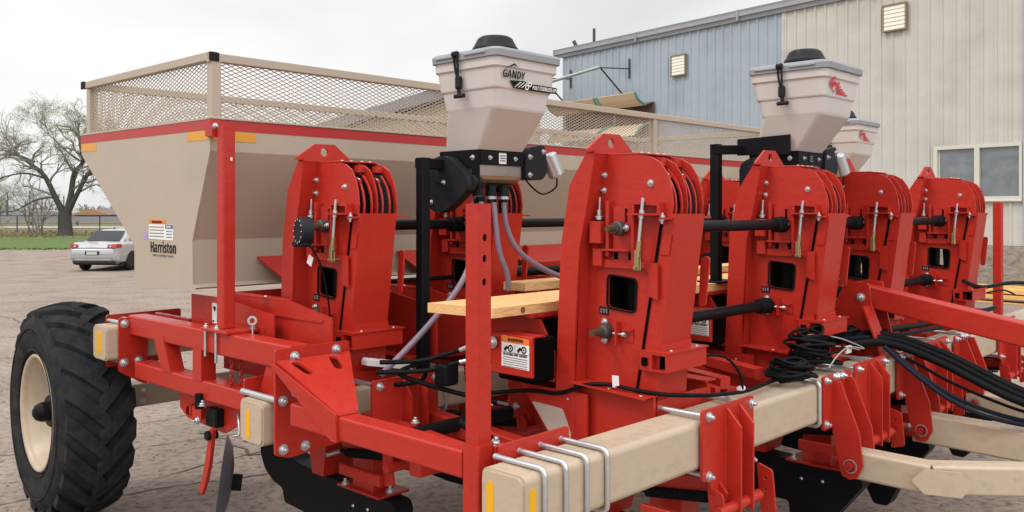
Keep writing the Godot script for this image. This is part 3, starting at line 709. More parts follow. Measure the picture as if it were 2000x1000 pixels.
	b = mk2.call(); b.pz(rrect(D([3.12, 2.045, 3.15, 2.098, 3.26, 2.115, 3.285, 2.02, 3.275, 1.965, 3.24, 1.935, 3.12, 1.94]), 0.02), -2.99, -2.885); obj("gear_case", b, M["black plastic"], t)
	for p in [[3.15, 2.05], [3.25, 2.08], [3.15, 1.96]]: bolt(t, L * V(p[0], p[1], -2.885), Vector3.BACK, 0.7)
	b = mk2.call(); b.lathe(D([0, 0.0, 0.034, 0.0, 0.042, 0.006, 0.042, 0.115, 0.034, 0.125, 0.0, 0.127]), V(3.305, 2.07, -2.90), V(0.42, -0.9, 0.12), 20); obj("motor", b, M["zinc"], t)
	b = mk2.call(); b.pipe(bez([V(3.355, 1.95, -2.885), V(3.34, 1.90, -2.88), V(3.24, 1.865, -2.88), V(3.15, 1.91, -2.885), V(3.12, 1.95, -2.89)]), 0.0045, 6); obj("motor_wire", b, M["black rubber"], t)
	for x in [2.88, 2.97, 3.06]:
		b = mk2.call(); b.cyl(V(x, 1.91, -2.98), V(x, 1.845, -2.98), 0.027, 14); b.cyl(V(x, 1.845, -2.98), V(x, 1.81, -2.98), 0.019, 12); obj("outlet_tube", b, M["black plastic"], t)
		b = mk2.call(); b.cyl(V(x, 1.852, -2.98), V(x, 1.838, -2.98), 0.0285, 14); obj("hose_clamp", b, M["zinc"], t)
	# lettering
	if mark == "black":
		var n: Vector3 = V(0, -0.165, 0.986).normalized(); var ex: Vector3 = Vector3.RIGHT; var ey: Vector3 = n.cross(ex).normalized()
		var P := func(x: float, y: float, d := 0.0) -> Vector3: return V(x, y, -2.796 - (2.482 - y) * 0.17 + 0.012 + d)
		b = MB.new(); b.plate(D([0, 0, 0.062, 0.030, 0.086, 0.016, 0.062, 0.021]), [], P.call(2.862, 2.428), ex, ey, 0.001); b.plate(D([0.062, 0.030, 0.098, 0.010, 0.086, 0.016]), [], P.call(2.862, 2.428), ex, ey, 0.001); obj("brand_mark", b, M["print black"], t)
		text("brand_lettering", "GANDY", t, P.call(2.93, 2.408), ex, ey, 0.145, 0.034, M["print black"])
		b = MB.new(); b.plate(D([0, 0, 0.10, 0.005, 0.12, -0.004, 0.33, -0.004, 0.33, -0.034, 0.06, -0.034, 0.03, -0.03]), [], P.call(2.905, 2.380), ex, ey, 0.001); obj("brand_band", b, M["print black"], t)
		for k in 3:
			b = MB.new(); b.plate(D([0.036 + k * 0.022, -0.028, 0.041 + k * 0.022, -0.028, 0.079 + k * 0.022, -0.001, 0.071 + k * 0.022, -0.001]), [], P.call(2.905, 2.380, 0.0012), ex, ey, 0.001); obj("band_stripe", b, M["print white"], t)
		for k in 2:
			b = MB.new(); b.plate(circ(0.118 + k * 0.018, -0.022 + k * 0.016, 0.013, 14), [circ(0.118 + k * 0.018, -0.022 + k * 0.016, 0.007, 10)], P.call(2.905, 2.380, 0.0024), ex, ey, 0.001); obj("band_ring", b, M["print white"], t)
		text("band_lettering", "POLY STAINLESS HP", t, P.call(3.143, 2.361, 0.0045), ex, ey, 0.165, 0.018, M["print white"])
	else:
		var n2: Vector3 = V(0, -0.165, 0.986).normalized(); var ex2: Vector3 = Vector3.RIGHT; var ey2: Vector3 = n2.cross(ex2).normalized()
		var Q := V(2.855 + ox, 2.365 + oy, -2.808 + oz)
		for c in [[0.03, 0.045, 0.026], [0.062, 0.028, 0.026], [0.050, 0.060, 0.022]]:
			b = MB.new(); b.plate(circ(c[0], c[1], c[2], 18), [circ(c[0], c[1], c[2] * 0.80, 14)], Q + n2 * 0.0012, ex2, ey2, 0.001); obj("logo_ring", b, M["print red"], t)
		text("logo_lettering", "Gandy", t, Q + ex2 * 0.060 + ey2 * 0.046 + n2 * 0.004, ex2, (ey2 + ex2 * 0.2), 0.115, 0.032, M["print red"])
		for k in 4:
			b = MB.new(); b.plate(D([0.10, 0.040 - k * 0.012, 0.135 + k * 0.03, 0.038 - k * 0.012, 0.150 + k * 0.03, 0.031 - k * 0.012, 0.10, 0.031 - k * 0.012]), [], Q, ex2, ey2, 0.001); obj("logo_stripe", b, M["print red"], t)
	return t

func tower_shaft(pl: Node, x0: float, x1: float, y: float, z: float, r: float, called := "drive_shaft", couple := true):
	var t := holder(called, pl, V(x0, y, z))
	var b := MB.new(); b.cyl(V(x0, y, z), V(x1, y, z), r, 18); obj("tube", b, M["black paint"], t)
	if couple:
		b = MB.new(); b.lathe(D([0.0, 0.0, r * 1.15, 0.0, r * 1.5, 0.01, r * 1.5, 0.035, r * 1.25, 0.045, r * 1.55, 0.055, r * 1.55, 0.09, r * 1.2, 0.10, r * 0.8, 0.105]), V(x1 - 0.10, y, z), Vector3.RIGHT, 20); obj("coupler", b, M["black rubber"], t)
		b = MB.new(); b.cyl(V(x1 - 0.012, y, z + r * 0.9), V(x1 + 0.004, y, z + r * 0.9), 0.008, 8); obj("set_screw", b, M["zinc"], t)
	return t

func planter():
	bolt_meshes()
	var red: Material = M["red paint"]; var cream: Material = M["cream paint"]
	var pl := thing("potato_planter", "red and cream multi-row potato planter with tall red belt towers and a mesh-sided hopper", "planter", V(4.8, 0, -3.2), PF)
	var b: MB
	# --- tubes of the frame
	var t: Node3D = holder("toolbar", pl, V(4.8, 0.838, -1.805))
	b = MB.new(); b.rtube(V(1.846, 0.927, -1.805), V(7.76, 0.927, -1.805), 0.178, 0.178, 0.024); b.rtube(V(1.838, 0.927, -1.805), V(1.846, 0.927, -1.805), 0.164, 0.164, 0.024); obj("tube", b, cream, t)
	b = MB.new(); b.px(slot(Vector2(-1.853, 0.88), Vector2(-1.853, 0.965), 0.015), 1.8365, 1.838); obj("reflector", b, M["yellow reflector"], t)
	b = MB.new(); b.pz(slot(Vector2(1.875, 0.88), Vector2(1.875, 0.965), 0.0145), -1.716, -1.7145); obj("reflector", b, M["yellow reflector"], t)
	t = holder("middle_tube", pl, V(4.8, 0.826, -3.27))
	b = MB.new(); b.rtube(V(1.868, 0.915, -3.268), V(7.74, 0.915, -3.268), 0.178, 0.178, 0.022); b.rtube(V(1.861, 0.915, -3.268), V(1.868, 0.915, -3.268), 0.164, 0.164, 0.022); obj("tube", b, cream, t)
	b = MB.new(); b.px(rrect(D([-3.305, 0.845, -3.275, 0.845, -3.275, 0.965, -3.305, 0.965]), 0.015), 1.8595, 1.861); obj("reflector", b, M["yellow reflector"], t)
	t = holder("rear_tube", pl, V(4.8, 0.99, -4.81))
	b = MB.new(); b.rtube(V(1.862, 1.082, -4.81), V(7.74, 1.082, -4.81), 0.178, 0.182, 0.024); b.rtube(V(1.855, 1.082, -4.81), V(1.862, 1.082, -4.81), 0.164, 0.168, 0.024); obj("tube", b, cream, t)
	b = MB.new(); b.px(rrect(D([-4.845, 1.02, -4.79, 1.02, -4.79, 1.145, -4.845, 1.145]), 0.015), 1.8535, 1.855); obj("reflector", b, M["yellow reflector"], t)
	# --- marker post in its socket behind the toolbar end
	t = holder("marker_post", pl, V(1.917, 0.72, -1.985))
	b = MB.new()
	b.pz(D([1.889, 1.03, 1.945, 1.03, 1.945, 1.803, 1.889, 1.803]), -1.962, -1.957, [circ(1.918, 1.697, 0.0085, 14, 0.0125), circ(1.917, 1.632, 0.0085, 14, 0.0125), circ(1.916, 1.559, 0.0085, 14, 0.0125)])
	b.box(V(1.889, 0.66, -2.013), V(1.894, 1.803, -1.962)); b.box(V(1.940, 0.66, -2.013), V(1.945, 1.803, -1.962)); b.box(V(1.894, 0.66, -2.013), V(1.940, 1.803, -2.008)); b.box(V(1.889, 0.66, -1.962), V(1.945, 1.03, -1.957))
	b.box(V(1.894, 1.792, -2.008), V(1.940, 1.800, -1.962))
	obj("post", b, red, t)
	b = MB.new(); b.box(V(1.894, 1.3, -1.975), V(1.940, 1.75, -1.968)); obj("post_hole_shade", b, M["dark hollow"], t)  # dark sheet set behind the holes as painted shade
	b = MB.new(); b.rtube(V(1.917, 0.74, -1.985), V(1.917, 1.052, -1.985), 0.072, 0.072, 0.007, Vector3.BACK); obj("socket", b, red, t)
	b = MB.new(); b.cyl(V(1.95, 0.93, -1.93), V(1.99, 0.93, -1.925), 0.011); b.pipe(bez([V(1.945, 0.955, -1.945), V(1.93, 0.95, -1.935), V(1.935, 0.915, -1.935), V(1.96, 0.92, -1.93), V(1.975, 0.90, -1.93)]), 0.0035, 6); obj("lock_pin", b, M["black rubber"], t)
	b = MB.new(); b.pz(rrect(D([1.945, 1.045, 1.99, 1.05, 2.0, 1.02, 2.0, 0.80, 1.945, 0.80]), 0.01), -1.945, -1.934); obj("socket_ear", b, red, t)
	bolt(t, V(1.975, 1.01, -1.934), Vector3.BACK, 1.1); bolt(t, V(1.965, 1.045, -1.96), V(0, 1, 0.3), 1.0); bolt(t, V(1.985, 0.845, -1.934), Vector3.BACK, 0.8)
	t = holder("toolbar_bracket", pl, V(2.12, 0.75, -1.91))
	b = MB.new(); b.pz(rrect(D([1.93, 1.058, 2.255, 1.060, 2.262, 0.80, 1.93, 0.80]), 0.008), -1.912, -1.900); obj("back_plate", b, red, t)
	for x in [1.918, 2.013, 2.112, 2.214]: ubolt(t, x, -1.90, -1.7065, 0.829, 1.026)
	ubolt(t, 3.736, -1.91, -1.7065, 0.829, 1.025)
	# --- arm from the middle tube out to the post
	t = holder("post_arm", pl, V(1.93, 0.94, -2.5))
	b = MB.new(); b.rtube(V(1.922, 0.985, -3.0), V(1.922, 0.985, -2.021), 0.086, 0.088, 0.009); obj("arm", b, red, t)
	# plate sloping from the clamp plate down onto the arm, narrowing to its width, with two slots
	b = MB.new()
	var gv := V(0, 0.142, -0.425).normalized()
	b.plate(D([0, 0, 0.092, 0.0, 0.36, 0.452, 0.008, 0.452]), [slot(Vector2(0.078, 0.33), Vector2(0.07, 0.405), 0.019), slot(Vector2(0.225, 0.335), Vector2(0.25, 0.41), 0.019)], V(1.878, 1.028, -2.685), Vector3.RIGHT, gv, 0.011)
	b.px(D([-3.118, 1.173, -2.685, 1.037, -2.675, 0.937, -2.715, 0.937, -3.118, 1.155]), 1.868, 1.878)
	obj("gusset", b, red, t)
	b = MB.new(); b.pz(rrect(D([1.886, 1.223, 2.241, 1.226, 2.25, 1.10, 2.25, 0.80, 1.95, 0.78, 1.886, 0.80]), 0.012), -3.132, -3.120); obj("clamp_plate", b, red, t)
	for p in [[1.973, 1.188], [2.175, 1.195], [1.919, 1.015], [1.921, 0.819], [2.024, 0.816], [1.978, 1.045]]: bolt(t, V(p[0], p[1], -3.12), Vector3.BACK, 1.15)
	for p in [[1.893, 1.021]]:
		b = MB.new(); b.cyl(V(1.90, 1.018, -3.40), V(1.90, 1.018, -3.12), 0.0135, 12); obj("clamp_rod", b, M["zinc"], t)
	b = MB.new(); b.pz(rrect(D([1.90, 1.07, 2.04, 1.075, 2.04, 0.80, 1.90, 0.80]), 0.012), -3.40, -3.388); obj("clamp_plate", b, red, t)
	for w2 in [[V(1.884, 1.160, -3.116), V(2.24, 1.163, -3.116)], [V(1.880, 1.032, -2.683), V(1.966, 1.032, -2.683)]]:
		b = MB.new(); b.pipe([w2[0], w2[0].lerp(w2[1], 0.5) + V(0, 0.001, 0), w2[1]], 0.005, 6); obj("weld_bead", b, red, t)
	# --- truss between middle and rear tube
	t = holder("side_truss", pl, V(2.02, 0.9, -3.9))
	var tx := 1.962
	b = MB.new(); b.rtube(V(tx + 0.05, 1.176, -4.70), V(tx + 0.05, 1.176, -3.135), 0.10, 0.104, 0.010); obj("upper_beam", b, red, t)
	b = MB.new(); b.rtube(V(tx + 0.05, 0.945, -4.62), V(tx + 0.05, 0.945, -3.40), 0.10, 0.09, 0.010); obj("lower_beam", b, red, t)
	b = MB.new(); b.px(D([-4.40, 1.16, -4.29, 1.16, -4.20, 0.985, -4.30, 0.985]), tx - 0.004, tx + 0.07); obj("diagonal", b, red, t)
	b = MB.new(); b.px(D([-3.97, 1.13, -3.885, 1.13, -3.885, 0.985, -3.97, 0.985]), tx - 0.004, tx + 0.07); obj("upright", b, red, t)
	b = MB.new(); b.px(D([-3.33, 1.13, -3.14, 1.13, -3.14, 0.985, -3.40, 0.985]), tx + 0.01, tx + 0.07); obj("diagonal", b, red, t)
	b = MB.new(); b.pz(rrect(D([1.912, 1.214, 2.062, 1.218, 2.062, 0.85, 2.04, 0.855, 1.912, 0.935]), 0.012), -4.712, -4.700); obj("clamp_plate", b, red, t)
	b = MB.new(); b.pz(rrect(D([1.93, 1.214, 2.35, 1.218, 2.35, 0.93, 1.93, 0.93]), 0.012), -4.92, -4.908); obj("clamp_plate", b, red, t)
	for p in [[1.941, 1.185], [2.016, 1.189], [1.938, 0.979], [2.016, 0.983]]:
		bolt(t, V(p[0], p[1], -4.70), Vector3.BACK, 1.25)
		b = MB.new(); b.cyl(V(p[0], p[1], -4.92), V(p[0], p[1], -4.70), 0.011, 8); obj("clamp_rod", b, M["zinc"], t)
	# --- post under the hopper corner
	t = holder("hopper_post", pl, V(2.0, 1.23, -3.75))
	b = MB.new(); b.rtube(V(2.008, 1.245, -3.745), V(2.008, 2.165, -3.745), 0.062, 0.062, 0.007, Vector3.BACK); obj("post", b, red, t)
	b = MB.new(); b.pz(rrect(D([1.958, 2.20, 2.0, 2.20, 2.0, 2.12, 1.958, 2.12]), 0.004), -3.79, -3.782); b.box(V(1.985, 2.13, -3.90), V(2.02, 2.18, -3.77)); obj("post_ear", b, red, t)
	bolt(t, V(1.975, 2.17, -3.782), Vector3.BACK, 0.8)
	b = MB.new(); b.box(V(1.942, 1.229, -3.86), V(2.10, 1.243, -3.62), 0.002); obj("post_foot", b, red, t)
	for p in [[1.957, -3.835], [1.957, -3.735], [2.085, -3.64]]: bolt(t, V(p[0], 1.243, p[1]), Vector3.UP, 0.8)
	b = MB.new(); b.cyl(V(1.953, 1.243, -3.835), V(1.953, 1.11, -3.835), 0.0065, 8); b.cyl(V(1.953, 1.243, -3.735), V(1.953, 1.09, -3.735), 0.0065, 8); obj("foot_stud", b, M["zinc"], t)
	b = MB.new(); b.lathe(D([0.012, 0.0, 0.022, 0.0, 0.022, 0.008, 0.012, 0.008]), V(2.06, 1.285, -3.60), V(-0.7, 0, 0.7), 14); b.cyl(V(2.06, 1.27, -3.60), V(2.06, 1.22, -3.60), 0.005, 6); obj("eye_bolt", b, M["zinc"], t)
	b = MB.new(); b.pz(rrect(D([2.012, 2.025, 2.022, 2.025, 2.022, 2.01, 2.012, 2.01]), 0.002), -3.713, -3.712); obj("sticker", b, M["decal white"], t)
	# chain hanging beside the post foot
	for k in 7:
		b = MB.new(); var cy := 1.10 - k * 0.018
		var lk := []
		for i in 9:
			var a := TAU * i / 8.0
			var q := V(cos(a) * 0.007, sin(a) * 0.013, 0) if k % 2 == 0 else V(0, sin(a) * 0.013, cos(a) * 0.007)
			lk.append(V(1.99, cy, -3.66) + q)
		b.pipe(lk, 0.003, 5); obj("chain_link", b, M["chain red"], t)
		b = MB.new(); b.xf = Transform3D(Basis(), V(0.03, 0.01, 0.03)); b.pipe(lk, 0.003, 5); obj("chain_link", b, M["chain red"], t)
	# --- hopper
	t = holder("seed_hopper", pl, V(4.8, 1.4, -4.67))
	var hs: Material = M["cream steel"]
	var x0 := 2.0; var x1 := 7.6
	var prof := D([-3.88, 2.215, -3.88, 2.065, -4.058, 1.637, -4.052, 1.425, -4.03, 1.412, -4.03, 1.40, -4.715, 1.385, -4.715, 1.594, -5.452, 2.115, -5.462, 2.228])
	b = MB.new(); b.px(prof, x0, x0 + 0.006); obj("end_panel", b, hs, t)
	b = MB.new(); b.px(prof, x1 - 0.006, x1); obj("end_panel", b, hs, t)
	var fl := [[-3.88, 2.215, -3.88, 2.062], [-3.88, 2.062, -4.06, 1.64], [-4.06, 1.64, -4.056, 1.425], [-4.056, 1.425, -4.03, 1.41]]
	var nm := ["upper_panel", "sloping_panel", "lower_panel", "bottom_lip"]
	for i in 4:
		b = MB.new(); var f: Array = fl[i]
		b.px(D([f[0], f[1], f[2], f[3], f[2] - 0.006, f[3], f[0] - 0.006, f[1]]), x0 + 0.006, x1 - 0.006); obj(nm[i], b, hs, t)
	b = MB.new(); b.px(D([-5.462, 2.228, -5.452, 2.115, -4.715, 1.594, -4.715, 1.40, -4.72, 1.40, -4.722, 1.59, -5.458, 2.112, -5.468, 2.228]), x0 + 0.006, x1 - 0.006); b.box(V(x0 + 0.006, 1.40, -4.715), V(x1 - 0.006, 1.406, -4.06)); obj("back_panel", b, hs, t)
	b = MB.new(); b.box(V(x0 - 0.004, 2.212, -3.905), V(x1, 2.222, -3.872), 0.002); b.px(D([-3.905, 2.212, -3.905, 2.222, -5.47, 2.237, -5.47, 2.226]), x0 - 0.004, x0 + 0.03); b.box(V(x0, 2.226, -5.47), V(x1, 2.236, -5.44)); obj("rim", b, hs, t)
	b = MB.new(); b.pz(D([x0 - 0.0015, 2.211, x1, 2.211, x1, 2.162, x0 - 0.0015, 2.162]), -3.8795, -3.878); obj("red_stripe", b, M["stripe red"], t)
	b = MB.new(); b.px(D([-3.88, 2.211, -5.461, 2.225, -5.459, 2.178, -3.88, 2.162]), x0 - 0.0015, x0); obj("red_stripe", b, M["stripe red"], t)
	b = MB.new(); b.pz(D([2.0, 2.158, 2.235, 2.158, 2.235, 2.112, 2.0, 2.112]), -3.8795, -3.878); obj("amber_decal", b, M["amber reflector"], t)
	b = MB.new(); b.px(D([-3.882, 2.160, -4.11, 2.162, -4.11, 2.117, -3.882, 2.115]), x0 - 0.0015, x0); obj("amber_decal", b, M["amber reflector"], t)
	b = MB.new(); b.px(D([-5.23, 2.172, -5.457, 2.175, -5.452, 2.128, -5.23, 2.126]), x0 - 0.0015, x0); obj("amber_decal", b, M["amber reflector"], t)
	# decals on the end
	b = MB.new(); b.px(D([-4.535, 1.735, -4.345, 1.733, -4.345, 1.712, -4.535, 1.713]), x0 - 0.002, x0 - 0.0005); obj("warning_band", b, M["decal orange"], t)
	b = MB.new(); b.px(D([-4.535, 1.712, -4.26, 1.711, -4.26, 1.632, -4.535, 1.636]), x0 - 0.0018, x0 - 0.0004); obj("warning_label", b, M["decal white"], t)
	b = MB.new(); b.px(D([-4.343, 1.710, -4.262, 1.710, -4.262, 1.691, -4.343, 1.691]), x0 - 0.003, x0 - 0.0019); obj("notice_band", b, M["decal blue"], t)
	text("warning_word", "WARNING", t, V(x0 - 0.0025, 1.7235, -4.44), Vector3.BACK, Vector3.UP, 0.12, 0.013, M["print black"])
	text("notice_word", "NOTICE", t, V(x0 - 0.0035, 1.7005, -4.302), Vector3.BACK, Vector3.UP, 0.055, 0.010, M["print white"])
	for k in 4:
		b = MB.new(); b.px(D([-4.525, 1.700 - k * 0.016, -4.36, 1.700 - k * 0.016, -4.36, 1.6955 - k * 0.016, -4.525, 1.6955 - k * 0.016]), x0 - 0.003, x0 - 0.002); obj("print_line", b, M["print grey"], t)
		if k < 3: b = MB.new(); b.px(D([-4.335, 1.680 - k * 0.015, -4.272, 1.680 - k * 0.015, -4.272, 1.6755 - k * 0.015, -4.335, 1.6755 - k * 0.015]), x0 - 0.003, x0 - 0.002); obj("print_line", b, M["print grey"], t)
	text("maker_lettering", "Harriston", t, V(x0 - 0.0015, 1.596, -4.372), Vector3.BACK, Vector3.UP, 0.285, 0.058, M["print black"])
	text("maker_slogan", "More Quality Acres", t, V(x0 - 0.0015, 1.552, -4.372), Vector3.BACK, Vector3.UP, 0.23, 0.016, M["print grey"], false, "Droid Serif")
	b = MB.new(); b.px(rrect(D([-4.60, 1.67, -4.55, 1.67, -4.55, 1.632, -4.60, 1.632]), 0.01), x0 - 0.0015, x0); obj("small_sticker", b, mat("lilac print", Color(0.62, 0.55, 0.72), 0.5), t)
	# discharge chutes at the foot of the front
	for cx in [2.66, 3.56, 4.46, 5.36, 6.26]:
		b = MB.new()
		b.quad(V(cx - 0.32, 1.548, -4.045), V(cx + 0.32, 1.548, -4.045), V(cx + 0.24, 1.44, -3.93), V(cx - 0.24, 1.44, -3.93), V(0, 1, 1)); b.quad(V(cx - 0.32, 1.540, -4.05), V(cx + 0.32, 1.540, -4.05), V(cx + 0.24, 1.432, -3.935), V(cx - 0.24, 1.432, -3.935), V(0, -1, -1))
		b.quad(V(cx - 0.32, 1.548, -4.045), V(cx - 0.32, 1.540, -4.05), V(cx - 0.24, 1.432, -3.935), V(cx - 0.24, 1.44, -3.93), V(-1, 0, 0))
		b.box(V(cx - 0.24, 1.36, -3.94), V(cx + 0.24, 1.44, -3.93))
		obj("discharge_chute", b, red, t)
	# --- mesh cage on top
	t = holder("mesh_cage", pl, V(4.8, 2.22, -4.67))
	b = MB.new(); b.rtube(V(2.0, 2.505, -3.90), V(7.6, 2.505, -3.90), 0.04, 0.042, 0.005); obj("rail", b, hs, t)
	b = MB.new(); b.rtube(V(2.02, 2.510, -3.885), V(2.02, 2.520, -5.395), 0.04, 0.042, 0.005); obj("rail", b, hs, t)
	b = MB.new(); b.rtube(V(2.0, 2.52, -5.42), V(7.6, 2.52, -5.42), 0.04, 0.042, 0.005); obj("rail", b, hs, t)
	b = MB.new(); b.rtube(V(7.58, 2.505, -3.90), V(7.58, 2.52, -5.40), 0.04, 0.042, 0.005); obj("rail", b, hs, t)
	b = MB.new(); b.box(V(1.996, 2.486, -3.884), V(2.044, 2.527, -3.876)); b.box(V(1.992, 2.498, -5.445), V(2.0, 2.542, -5.40)); obj("rail_cap", b, M["print black"], t)
	for p in [[2.033, -3.905], [5.645, -3.91], [2.033, -5.38], [5.645, -5.42], [7.575, -3.91], [7.575, -5.40]]:
		b = MB.new(); b.rtube(V(p[0], 2.222, p[1]), V(p[0], 2.49, p[1]), 0.048, 0.048, 0.005, Vector3.BACK); obj("cage_post", b, hs, t)
	for side in [[V(2.06, 2.225, -3.912), V(5.62, 2.225, -3.912)], [V(5.67, 2.225, -3.912), V(7.55, 2.225, -3.912)], [V(2.05, 2.235, -5.425), V(7.56, 2.235, -5.425)], [V(2.03, 2.232, -5.36), V(2.03, 2.232, -3.93)], [V(7.57, 2.232, -5.36), V(7.57, 2.232, -3.93)]]:
		b = mesh_panel(side[0], side[1], 0.262)
		tag(obj("mesh_panel", b, hs, t), "", "", "", "stuff")
	# --- wheel
	wheel(pl, 1.76, -5.46)
	t = holder("axle", pl, V(2.6, 0.55, -5.4))
	b = MB.new(); b.rtube(V(2.10, 0.665, -5.38), V(3.3, 0.665, -5.38), 0.14, 0.14, 0.012); obj("beam", b, hs, t)
	bolt(t, V(2.30, 0.69, -5.31), Vector3.BACK, 1.1); bolt(t, V(2.30, 0.63, -5.31), Vector3.BACK, 1.1)
	# --- disc marker under the truss
	t = holder("covering_disc", pl, V(2.0, 0.3, -3.78))
	b = MB.new(); b.px(D([-4.25, 0.90, -3.60, 0.93, -3.56, 0.86, -3.80, 0.745, -4.17, 0.76, -4.25, 0.80]), 2.03, 2.045); obj("bracket", b, red, t)
	b = MB.new(); b.rtube(V(1.98, 0.82, -4.06), V(2.04, 0.82, -4.06), 0.05, 0.05, 0.004, Vector3.UP, true); b.rtube(V(2.04, 0.82, -4.0), V(1.985, 0.82, -4.0), 0.12, 0.05, 0.003); obj("socket", b, red, t)
	b = MB.new(); b.box(V(1.985, 0.775, -3.90), V(2.03, 0.86, -3.80), 0.006); b.cyl(V(1.95, 0.86, -3.89), V(1.95, 0.93, -3.89), 0.02, 8); b.cyl(V(1.94, 0.75, -3.80), V(1.99, 0.75, -3.80), 0.022, 10); obj("clamp", b, M["black paint"], t)
	bolt(t, V(1.957, 0.875, -3.87), Vector3.UP, 1.1); bolt(t, V(1.955, 0.80, -3.91), Vector3.LEFT, 1.0)
	b = MB.new(); b.px(D([-3.80, 0.78, -3.765, 0.78, -3.80, 0.62, -3.835, 0.53, -3.875, 0.46, -3.905, 0.475, -3.87, 0.54, -3.84, 0.63]), 1.955, 1.972); obj("shank", b, red, t)
	b = MB.new()
	var dn := V(-0.85, 0.13, -0.52).normalized()
	var dc := V(1.945, 0.585, -3.58)
	b.lathe(D([0.205, 0.045, 0.20, 0.046, 0.15, 0.018, 0.08, 0.004, 0.0, 0.0]), dc, dn, 40, true); b.lathe(D([0.205, 0.045, 0.15, 0.013, 0.08, -0.002, 0.0, -0.006]), dc, dn, 40, true); obj("disc", b, M["steel disc"], t)
	b = MB.new(); b.cyl(dc - dn * 0.002, dc - dn * 0.045, 0.036, 18); obj("hub", b, M["black rubber"], t)
	b = MB.new(); b.pipe(bez([V(2.0, 0.87, -3.62), V(1.97, 0.85, -3.56), V(1.96, 0.80, -3.54), V(1.95, 0.79, -3.56)]), 0.006, 6); obj("chain_hook", b, M["zinc"], t)
	# --- towers: three behind, four in front
	var tw := make_elevator(pl); var ru := make_row_unit(pl)
	var shifts := [[1.334, 0.0], [2.255, 0.0], [3.64, 0.0], [-0.485, -1.30], [0.35, -1.30], [2.97, -1.30]]
	for s in shifts:
		for src in [tw, ru]:
			var c: Node3D = src.duplicate(); c.name = src.name; pl.add_child(c, true)
			c.position = src.position + V(s[0], 0, s[1])
	# shafts between them
	var uy := 1.712; var ly := 1.302
	tower_shaft(pl, 3.0, 4.134, uy, -2.073, 0.0255); tower_shaft(pl, 4.34, 5.055, uy, -2.073, 0.0255); tower_shaft(pl, 5.26, 6.44, uy, -2.073, 0.0255)
	tower_shaft(pl, 3.0, 4.134, ly, -2.16, 0.026); tower_shaft(pl, 4.34, 5.055, ly, -2.16, 0.026); tower_shaft(pl, 5.26, 6.44, ly, -2.16, 0.026)
	tower_shaft(pl, 2.52, 3.15, uy, -3.373, 0.0255); tower_shaft(pl, 3.36, 5.77, uy, -3.373, 0.0255)
	tower_shaft(pl, 2.52, 3.15, 1.43, -3.46, 0.012, "drive_shaft", false); tower_shaft(pl, 3.36, 5.77, 1.43, -3.46, 0.026)
	# round gear case on the shaft end of the nearest rear tower
	t = holder("gear_case", pl, V(2.17, 1.64, -3.373))
	b = MB.new(); b.lathe(D([0.0, 0.0, 0.058, 0.0, 0.064, 0.006, 0.064, 0.055, 0.05, 0.06, 0.0, 0.06]), V(2.15, 1.69, -3.375), V(1, 0, 0.25), 26); b.box(V(2.15, 1.62, -3.43), V(2.20, 1.65, -3.33), 0.01); obj("case", b, M["black plastic"], t)
	for k in 12: bolt(t, V(2.15, 1.69, -3.375) + (V(0, 1, 0) * cos(TAU * k / 12) + V(0.24, 0, -0.97) * sin(TAU * k / 12)) * 0.052, V(-1, 0, -0.25), 0.32, true)
	b = MB.new(); b.cyl(V(2.21, 1.71, -3.365), V(2.315, 1.712, -3.373), 0.017); obj("stub_shaft", b, M["rusty shaft"], t)
	# --- tubs
	for p in [[2.465, -3.40], [3.30, -3.40], [4.35, -3.40], [5.92, -3.40]]: make_tub(pl, p[0], p[1], 0.0)
	# front-row bins between the towers
	for s in [0.0, 1.334, 2.255, 3.64]:
		t = holder("seed_bin", pl, V(2.95 + s, 1.05, -2.6))
		b = MB.new(); b.px(D([-2.90, 1.33, -2.45, 1.33, -2.37, 1.20, -2.37, 1.08, -2.62, 1.08, -2.90, 1.15]), 2.72 + s, 2.73 + s); b.px(D([-2.90, 1.33, -2.45, 1.33, -2.37, 1.20, -2.37, 1.08, -2.62, 1.08, -2.90, 1.15]), 3.17 + s, 3.18 + s); b.box(V(2.73 + s, 1.15, -2.90), V(3.17 + s, 1.33, -2.89)); b.box(V(2.73 + s, 1.08, -2.62), V(3.17 + s, 1.09, -2.37)); obj("bin_shell", b, red, t)
		b = MB.new(); b.box(V(2.73 + s, 1.10, -2.60), V(3.17 + s, 1.30, -2.45)); obj("bin_dark_fill", b, M["dark hollow"], t)  # solid near-black block filling the bin
		b = MB.new(); b.box(V(2.66 + s, 1.34, -2.86), V(3.24 + s, 1.355, -2.80)); b.box(V(2.66 + s, 1.34, -2.50), V(3.24 + s, 1.355, -2.44)); obj("board_rest", b, red, t)
	# chain guards with their warning label
	for s in [0.0, 1.334]:
		t = holder("chain_guard", pl, V(2.58 + s, 1.1, -2.45))
		b = MB.new(); b.box(V(2.555 + s, 1.118, -2.57), V(2.575 + s, 1.282, -2.345), 0.004); b.box(V(2.575 + s, 1.276, -2.57), V(2.64 + s, 1.282, -2.345)); obj("cover", b, red, t)
		b = MB.new(); b.box(V(2.58 + s, 1.09, -2.56), V(2.72 + s, 1.27, -2.36), 0.01); obj("guard_shade_block", b, M["dark hollow"], t)  # dark block added as the shade inside the open guard
		var x: float = 2.5545 + s
		b = MB.new(); b.px(D([-2.508, 1.277, -2.356, 1.272, -2.356, 1.247, -2.508, 1.250]), x - 0.0012, x); obj("warning_band", b, M["decal orange"], t)
		b = MB.new(); b.px(D([-2.508, 1.2495, -2.356, 1.2465, -2.356, 1.148, -2.508, 1.152]), x - 0.0012, x); obj("warning_label", b, M["decal white"], t)
		text("warning_word", "WARNING", t, V(x - 0.002, 1.262, -2.43), Vector3.BACK, Vector3.UP, 0.085, 0.013, M["print black"])
